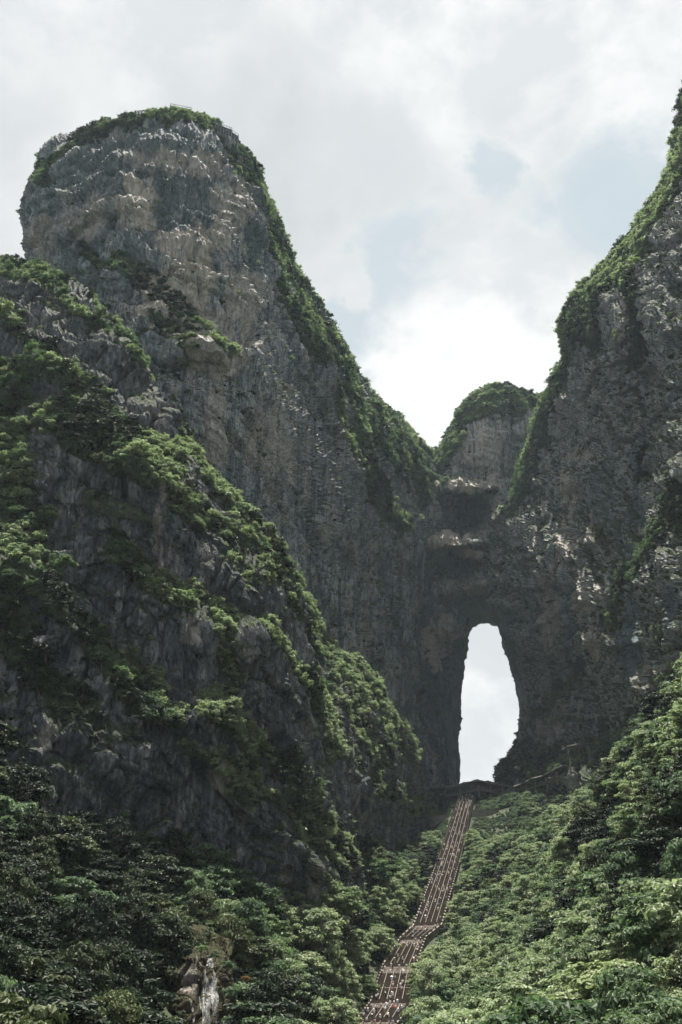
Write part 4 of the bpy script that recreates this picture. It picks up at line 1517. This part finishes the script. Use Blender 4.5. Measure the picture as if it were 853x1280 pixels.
def put_person(i, t, lat, up, sn, bi, label, group=None, pose='climbing'):
    steps_dz = .12
    p = st(i, t, lat, steps_dz)
    r_ = bpy.data.objects.new('person', None)
    COL.objects.link(r_)
    r_.location = p
    d = STAIR[i] - STAIR[i + 1]
    yaw = math.atan2(d[1], d[0]) + math.pi / 2      # the figure looks along -y: this turns it uphill
    r_.rotation_euler = (0, 0, yaw + (0 if up else math.pi) + random.uniform(-.4, .4))
    k = random.uniform(.95, 1.08)
    r_.scale = (k * 1.12, k * 1.12, k)
    r_['label'] = label
    r_['category'] = 'person'
    if group:
        r_['group'] = group
    link('body', BODIES[(bi, sn)], r_)
    if random.random() < .42:
        link('sun_hat', HAT, r_, (0, .0, 1.72))
    else:
        link('hair', HAIR, r_, (0, .02, 1.68))
    return r_


cnt = {0: 62, 1: 58, 2: 46, 3: 14, 4: 20, 5: 34, 6: 26, 7: 8}
for i, c in cnt.items():
    for k in range(c):
        t = random.uniform(.03, .97)
        lane = random.choice([-.8, -.4, 0, .4, .8])
        up = random.random() < .5
        sn = random.choice(shirt_pool)
        w_ = 'climbing' if up else 'coming down'
        put_person(i, t, lane + random.uniform(-.08, .08), up, sn, random.randrange(4), 'person in a %s top %s %s' % (sn, w_, part_of[i]), 'people in %s tops %s %s' % (sn, w_, part_of[i]))
put_person(6, .42, .45, False, 'red', 2, 'person in a bright red top near the bottom of the stairs', None)
put_person(4, .3, -.35, True, 'red', 0, 'person in a red top on the narrow flight below the bend', None)
for (i, t, lat, where_) in ((0, .3, .5, 'on the uppermost flights'), (1, .75, .35, 'on the straight upper flights'), (2, .9, -.3, 'just above the bend'), (5, .45, -.2, 'on the lower flights')):
    p = st(i, t, lat, 2.1)
    u_ = bpy.data.objects.new('umbrella', None)
    COL.objects.link(u_)
    u_.location = p
    u_['label'] = 'pale open sun umbrella held up ' + where_
    u_['category'] = 'umbrella'
    link('canopy', UMB, u_)
    link('pole', POLE, u_)
    put_person(i, t, lat, True, 'white', 2, 'person in white carrying the pale umbrella ' + where_)


# ------------------------------------------------------------------ galleries, walls, lookouts
def thing(name, label, cat, loc, group=None):
    o = bpy.data.objects.new(name, None)
    COL.objects.link(o)
    o.location = loc
    o['label'] = label
    o['category'] = cat
    if group:
        o['group'] = group
    return o


def part(name, mb, mats, root, smooth=False, parent=None, **kw):
    off = root.location
    mb.v = [tuple(Vector(v) - off) for v in mb.v]
    return link(name, mb.mesh(name, mats, smooth), parent or root, **kw)


def U(px, py, Y):
    return Vector(unproj(px, py, Y))


def organic_roof(path, depth, thick, seed):
    """the undulating shell of a gallery roof: a swept, lumpy lens section"""
    r = random.Random(seed)
    n = 14
    V_, F_ = [], []
    pts = []
    for a, b in zip(path[:-1], path[1:]):
        for k in range(6):
            pts.append(a.lerp(b, k / 6))
    pts.append(path[-1])
    for i, p in enumerate(pts):
        q = pts[min(i + 1, len(pts) - 1)] - pts[max(i - 1, 0)]
        q.z = 0
        q.normalize()
        sx = Vector((q.y, -q.x, 0))
        th = thick * (1 + .25 * math.sin(i * .9) + r.uniform(-.15, .15))
        for k in range(n):
            a = 2 * math.pi * k / n
            rr = 1 + r.uniform(-.08, .08)
            V_.append(p + sx * math.cos(a) * depth / 2 * rr + Vector((0, 0, math.sin(a) * th / 2 * rr + .25 * th * math.cos(a) ** 2 * -1)))
    for i in range(len(pts) - 1):
        for k in range(n):
            F_.append((i * n + k, i * n + (k + 1) % n, (i + 1) * n + (k + 1) % n, (i + 1) * n + k))
    F_ += [tuple(range(n)), tuple(range((len(pts) - 1) * n, len(pts) * n))[::-1]]
    mb = MB()
    mb.v, mb.f, mb.m = [tuple(v) for v in V_], F_, [0] * len(F_)
    return mb


def gallery(name, label, roof_px, pillars, depth, thick, drop, deck=True, seed=1, wall=None):
    path = [U(*p) for p in roof_px]
    root = thing(name, label, 'gallery', path[0] - Vector((0, 0, drop)))
    part('roof', organic_roof(path, depth, thick, seed), [M_roofd], root)
    for p in pillars:
        top = U(*p)
        mb = MB()
        dx = .35 + .1 * (seed % 2)
        mb.tube([top - Vector((0, 0, drop + 1.5)), top - Vector((0, 0, drop * .5)), top - Vector((.1, 0, drop * .15)), top + Vector((.3, 0, .2))], [.62, .42, .5, .95], 8)
        part('pillar', mb, [M_concrete], root, True)
    if deck:
        mb = MB()
        for a, b in zip(path[:-1], path[1:]):
            mb.bar(a - Vector((0, 0, drop)), b - Vector((0, 0, drop)), depth * .9, .5)
        part('deck', mb, [M_concrete], root)
        mb = MB()
        for a, b in zip(path[:-1], path[1:]):
            f = Vector((0, -depth * .42, -drop + 1.25))
            mb.bar(a + f, b + f, .16)
            mb.bar(a + f - Vector((0, 0, .45)), b + f - Vector((0, 0, .45)), .1)
            m_ = max(2, int((b - a).length / 2))
            for k in range(m_):
                c = a.lerp(b, k / m_) + f
                mb.bar(c - Vector((0, 0, 1.1)), c, .14)
        part('railing', mb, [M_rail], root)
    if wall:
        mb = MB()
        for a, b in wall:
            mb.box((U(*a) + U(*b)) / 2 - Vector((0, 0, 4)), (U(*b) - U(*a)) / 2 * Vector((1, 1, 0)), (0, .6, 0), (0, 0, 7.5))
        part('back_wall', mb, [M_roofd], root)
    return root


gallery('roofed_gallery', 'dark wavy-roofed gallery spanning the top of the stairs beneath the arch',
        [(536, 986, 652), (556, 985.5, 650), (571, 984, 648), (585, 980, 646), (598, 977.5, 644), (613, 980, 644), (628, 982.5, 644), (648, 987, 644)],
        [(598, 982, 642), (612.5, 984, 642), (628, 986, 642), (643, 989, 642), (575, 987, 643), (556, 989, 646)], 9, 2.7, 6.0, True, 1,
        [((534, 990, 655), (574, 989, 654)), ((574, 989, 654), (600, 985, 652)), ((600, 985, 652), (652, 990, 650))])
gallery('cliff_walkway', 'roofed walkway climbing along the foot of the right cliff',
        [(644, 984, 628), (658, 979, 605), (669, 973, 588), (682, 970, 574), (697, 962, 560), (707, 957, 550)],
        [(648, 986, 618), (658, 982, 603), (669, 976, 586), (683, 973, 572), (696, 966, 558)], 5, 1.1, 5.0, True, 2)
gallery('lookout_pavilion', 'small pavilion with pale roof slab perched on the right cliff foot',
        [(704, 939, 535), (712, 934, 533), (724, 931.5, 531), (738, 932, 529)], [(710.5, 937, 531), (736, 934, 529), (724, 934, 535)], 6, 1.0, 12.0, False, 3)


def balustrade_wall(name, label, a, b, h, y_px_per=None):
    A_, B_ = U(*a), U(*b)
    root = thing(name, label, 'wall', (A_ + B_) / 2 - Vector((0, 0, h)))
    mb = MB()
    mb.bar(A_ - Vector((0, 0, h / 2)), B_ - Vector((0, 0, h / 2)), 1.0, h)
    part('wall', mb, [M_concrete], root)
    mb = MB()
    mb.bar(A_ + Vector((0, 0, .15)), B_ + Vector((0, 0, .15)), 1.3, .3)
    part('coping', mb, [M_rail], root)
    n = int((B_ - A_).length / 1.9)
    for k in range(n + 1):
        p = A_.lerp(B_, k / n)
        mb = MB()
        mb.box(p + Vector((0, 0, .95)), (.22, 0, 0), (0, .22, 0), (0, 0, .65))
        part('post', mb, [M_rail], root)
    mb = MB()
    mb.bar(A_ + Vector((0, 0, 1.2)), B_ + Vector((0, 0, 1.2)), .16)
    part('rail', mb, [M_rail], root)


balustrade_wall('retaining_wall', 'grey retaining wall with balustrade left of the top of the stairs', (520, 1021, 588), (560, 1019, 583), 7)
balustrade_wall('retaining_wall', 'grey retaining wall with balustrade right of the top of the stairs', (590, 1014, 578), (624, 1013, 583), 9)
balustrade_wall('terrace_wall', 'low weathered terrace wall in the bushes left of the stairs', (520, 1056, 520), (541, 1055, 515), 5)


def steel_lookout(label, corners, h, nx, nz, deck_mat):
    """an openwork platform: corners are (near-left, near-right) bearings"""
    a, b = U(*corners[0]), U(*corners[1])
    root = thing('steel_lookout', label, 'lookout', a - Vector((0, 0, h)))
    back = Vector((0, 5, 0))
    mb = MB()
    mb.box((a + b) / 2 + back / 2 - Vector((0, 0, .1)), (b - a) / 2, back / 2, (0, 0, .15))
    part('deck', mb, [deck_mat], root)
    for k in range(nx + 1):
        p = a.lerp(b, k / nx)
        mb = MB()
        mb.bar(p - Vector((0, 0, h)), p + Vector((0, 0, 1.4)), .22)
        part('post', mb, [M_metal], root)
    for k in range(nz + 1):
        dz = Vector((0, 0, -h + (h + 1.4) * k / nz))
        mb = MB()
        mb.bar(a + dz, b + dz, .18)
        mb.bar(b + dz, b + back + dz, .18)
        part('rail', mb, [M_metal], root)
    mb = MB()
    mb.bar(a - Vector((0, 0, h)), b + Vector((0, 0, 1.3)), .12)
    part('brace', mb, [M_metal], root)


steel_lookout('pale-decked lookout at the very top of the left tower', ((213, 131.5, 382), (239, 136.5, 380)), 2.6, 5, 2, M_glass)
steel_lookout('openwork steel lookout jutting from the right shoulder of the left tower', ((270, 155, 378), (290, 162, 378)), 8, 6, 6, M_metal)
steel_lookout('narrow steel stair cage below the lookout on the tower shoulder', ((290, 165, 377), (298, 170, 377)), 10, 2, 6, M_metal)

# ------------------------------------------------------------------ waterfall
rowsW = []
for (y, Y_) in ((1164, 206), (1178, 194), (1188, 184), (1205, 181), (1222, 177.5), (1240, 175.5), (1262, 171.5), (1285, 169.5), (1320, 166)):
    rowsW.append([(x, y + .12 * abs(x - 250) * (.6 if y < 1200 else 0), Y_ + .0065 * (x - 248) ** 2) for x in (202, 216, 232, 248, 264, 278, 291)])
Wf = build_cliff('waterfall_rock', rowsW, .9, M_rock_wet, 'wet brown rock steps under the small waterfall', [([(212, 1200), (220, 1260)], 8, .7, .1), ([(285, 1190), (292, 1260)], 7, .8, .1), ([(205, 1270), (235, 1290)], 9, .6, .1)],
                 [(238, 1230, 12, 22, .7), (228, 1210, 10, 8, .4)], [], .6, .55, (.2, .1), 0, None, 600)
m, t, bs = new_mat('falling_water')
pos = N(t, 'ShaderNodeTexCoord').outputs['Object']
fn = noise(t, mapping(t, pos, scale=(5, 5, .6)), 1.0, 5, .6)
L(t, mix_col(t, ramp(t, fn, [(.35, 0), (.6, 1)]), (.14, .145, .145), (.36, .365, .365)), bs.inputs['Base Color'])
bs.inputs['Roughness'].default_value = .35
st1 = noise(t, mapping(t, pos, scale=(3.2, 3.2, .28)), 1.0, 6, .65, .3)
st2 = noise(t, mapping(t, pos, scale=(.9, .9, .5)), 1.0, 4, .6)
L(t, ramp(t, math_node(t, 'ADD', math_node(t, 'MULTIPLY', st1, .65), math_node(t, 'MULTIPLY', st2, .35)), [(.42, 0.0), (.53, .42), (.68, .85)]), bs.inputs['Alpha'])
M_water = m
fpx, fpy = Wf['px'], Wf['py']


PW = Wf['P'].reshape(-1, 3)
WX, WY, _ = proj(PW)


def on_rock(px, py):
    k = int(np.argmin((WX - px) ** 2 + (WY - py) ** 2))
    return Vector(PW[k] - np.array([0, .35, 0]))


wf = thing('waterfall', 'small white waterfall splitting over brown rock in the lower left', 'waterfall', on_rock(262, 1285))
rw = random.Random(5)


def water_sheet(name, line, w0, w1, nseg):
    """a sheet that follows the rock: line of (px, py), half width in bearing units growing from w0 to w1"""
    V_, F_ = [], []
    L_ = [Vector((*p, 0)) for p in line]
    rows_ = []
    for a_, b_ in zip(L_[:-1], L_[1:]):
        for k in range(nseg):
            rows_.append(a_.lerp(b_, k / nseg))
    rows_.append(L_[-1])
    m_ = 7
    for i, q in enumerate(rows_):
        f = i / (len(rows_) - 1)
        hw = (w0 + (w1 - w0) * f ** .7) * rw.uniform(.85, 1.15)
        for j in range(m_):
            u = -1 + 2 * j / (m_ - 1)
            p = on_rock(q.x + u * hw, q.y)
            V_.append(tuple(p + Vector((0, -.12 - .25 * (1 - u * u), 0)) - wf.location))
    for i in range(len(rows_) - 1):
        for j in range(m_ - 1):
            k = i * m_ + j
            F_.append((k, k + 1, k + m_ + 1, k + m_))
    mb = MB()
    mb.v, mb.f, mb.m = V_, F_, [0] * len(F_)
    link(name, mb.mesh(name, [M_water], True), wf)


water_sheet('curtain', [(260, 1191), (263, 1205), (265, 1225), (266, 1250), (266, 1290)], 1.5, 9.5, 5)
water_sheet('curtain', [(258, 1212), (257, 1240), (257, 1290)], 1.0, 4.0, 5)
water_sheet('stream', [(212, 1166), (216, 1180), (219, 1190), (222, 1206), (221, 1214), (229, 1219), (237, 1226), (240, 1230)], .8, 1.2, 4)
water_sheet('stream', [(246, 1193), (247, 1200), (245, 1208), (246, 1214)], .7, 1.3, 3)
water_sheet('stream', [(248, 1201), (252, 1206), (253, 1213)], .5, .8, 3)
water_sheet('stream', [(239, 1238), (238, 1248), (240, 1258), (243, 1270), (241, 1290)], .8, 1.8, 4)
water_sheet('stream', [(250, 1222), (249, 1240), (252, 1262)], .5, 1.2, 4)
for (px_, py_, Yq, sc_, tn__) in ((214, 1215, 176, .75, 'dark'), (210, 1245, 172, .9, 'dark'), (218, 1275, 167, .8, 'dark'), (284, 1205, 178, .8, 'mid'), (287, 1240, 172, .9, 'mid'), (285, 1275, 168, .8, 'mid'),
                                  (236, 1186, 182, .7, 'dark'), (252, 1184, 183, .7, 'mid'), (270, 1189, 182, .6, 'mid'), (228, 1262, 170, .5, 'dark')):
    q_ = unproj(px_, py_, Yq)
    side_ = 'left' if px_ < 230 else ('right' if px_ > 275 else 'upper')
    put_tree('waterside_bush', 'shrub', int(px_) % 5, tn__, tuple(q_ - np.array([0, 0, 1.0])), sc_, '%s green bush hanging over the %s edge of the waterfall rock' % (tn__, side_), 'bush', 'bushes round the waterfall')

# ------------------------------------------------------------------ haze in the gorge
m = bpy.data.materials.new('haze')
m.use_nodes = True
t = m.node_tree
t.nodes.clear()
out = N(t, 'ShaderNodeOutputMaterial')
pv = N(t, 'ShaderNodeVolumePrincipled')
pv.inputs['Color'].default_value = (0.72, 0.88, 1.0, 1)
pv.inputs['Density'].default_value = HAZE_D = 0.000035
pv.inputs['Anisotropy'].default_value = 0.2
L(t, pv.outputs[0], out.inputs['Volume'])
mb = MB()
zlo = float(GZ.min()) - 1.0
mb.hexa([(-4100, -4100, zlo), (4100, -4100, zlo), (4100, 6100, zlo), (-4100, 6100, zlo), (-4100, -4100, 640), (4100, -4100, 640), (4100, 6100, 640), (-4100, 6100, 640)])
link('haze', mb.mesh('haze', [m]), kind='stuff', label='thin pale mountain haze filling the gorge')
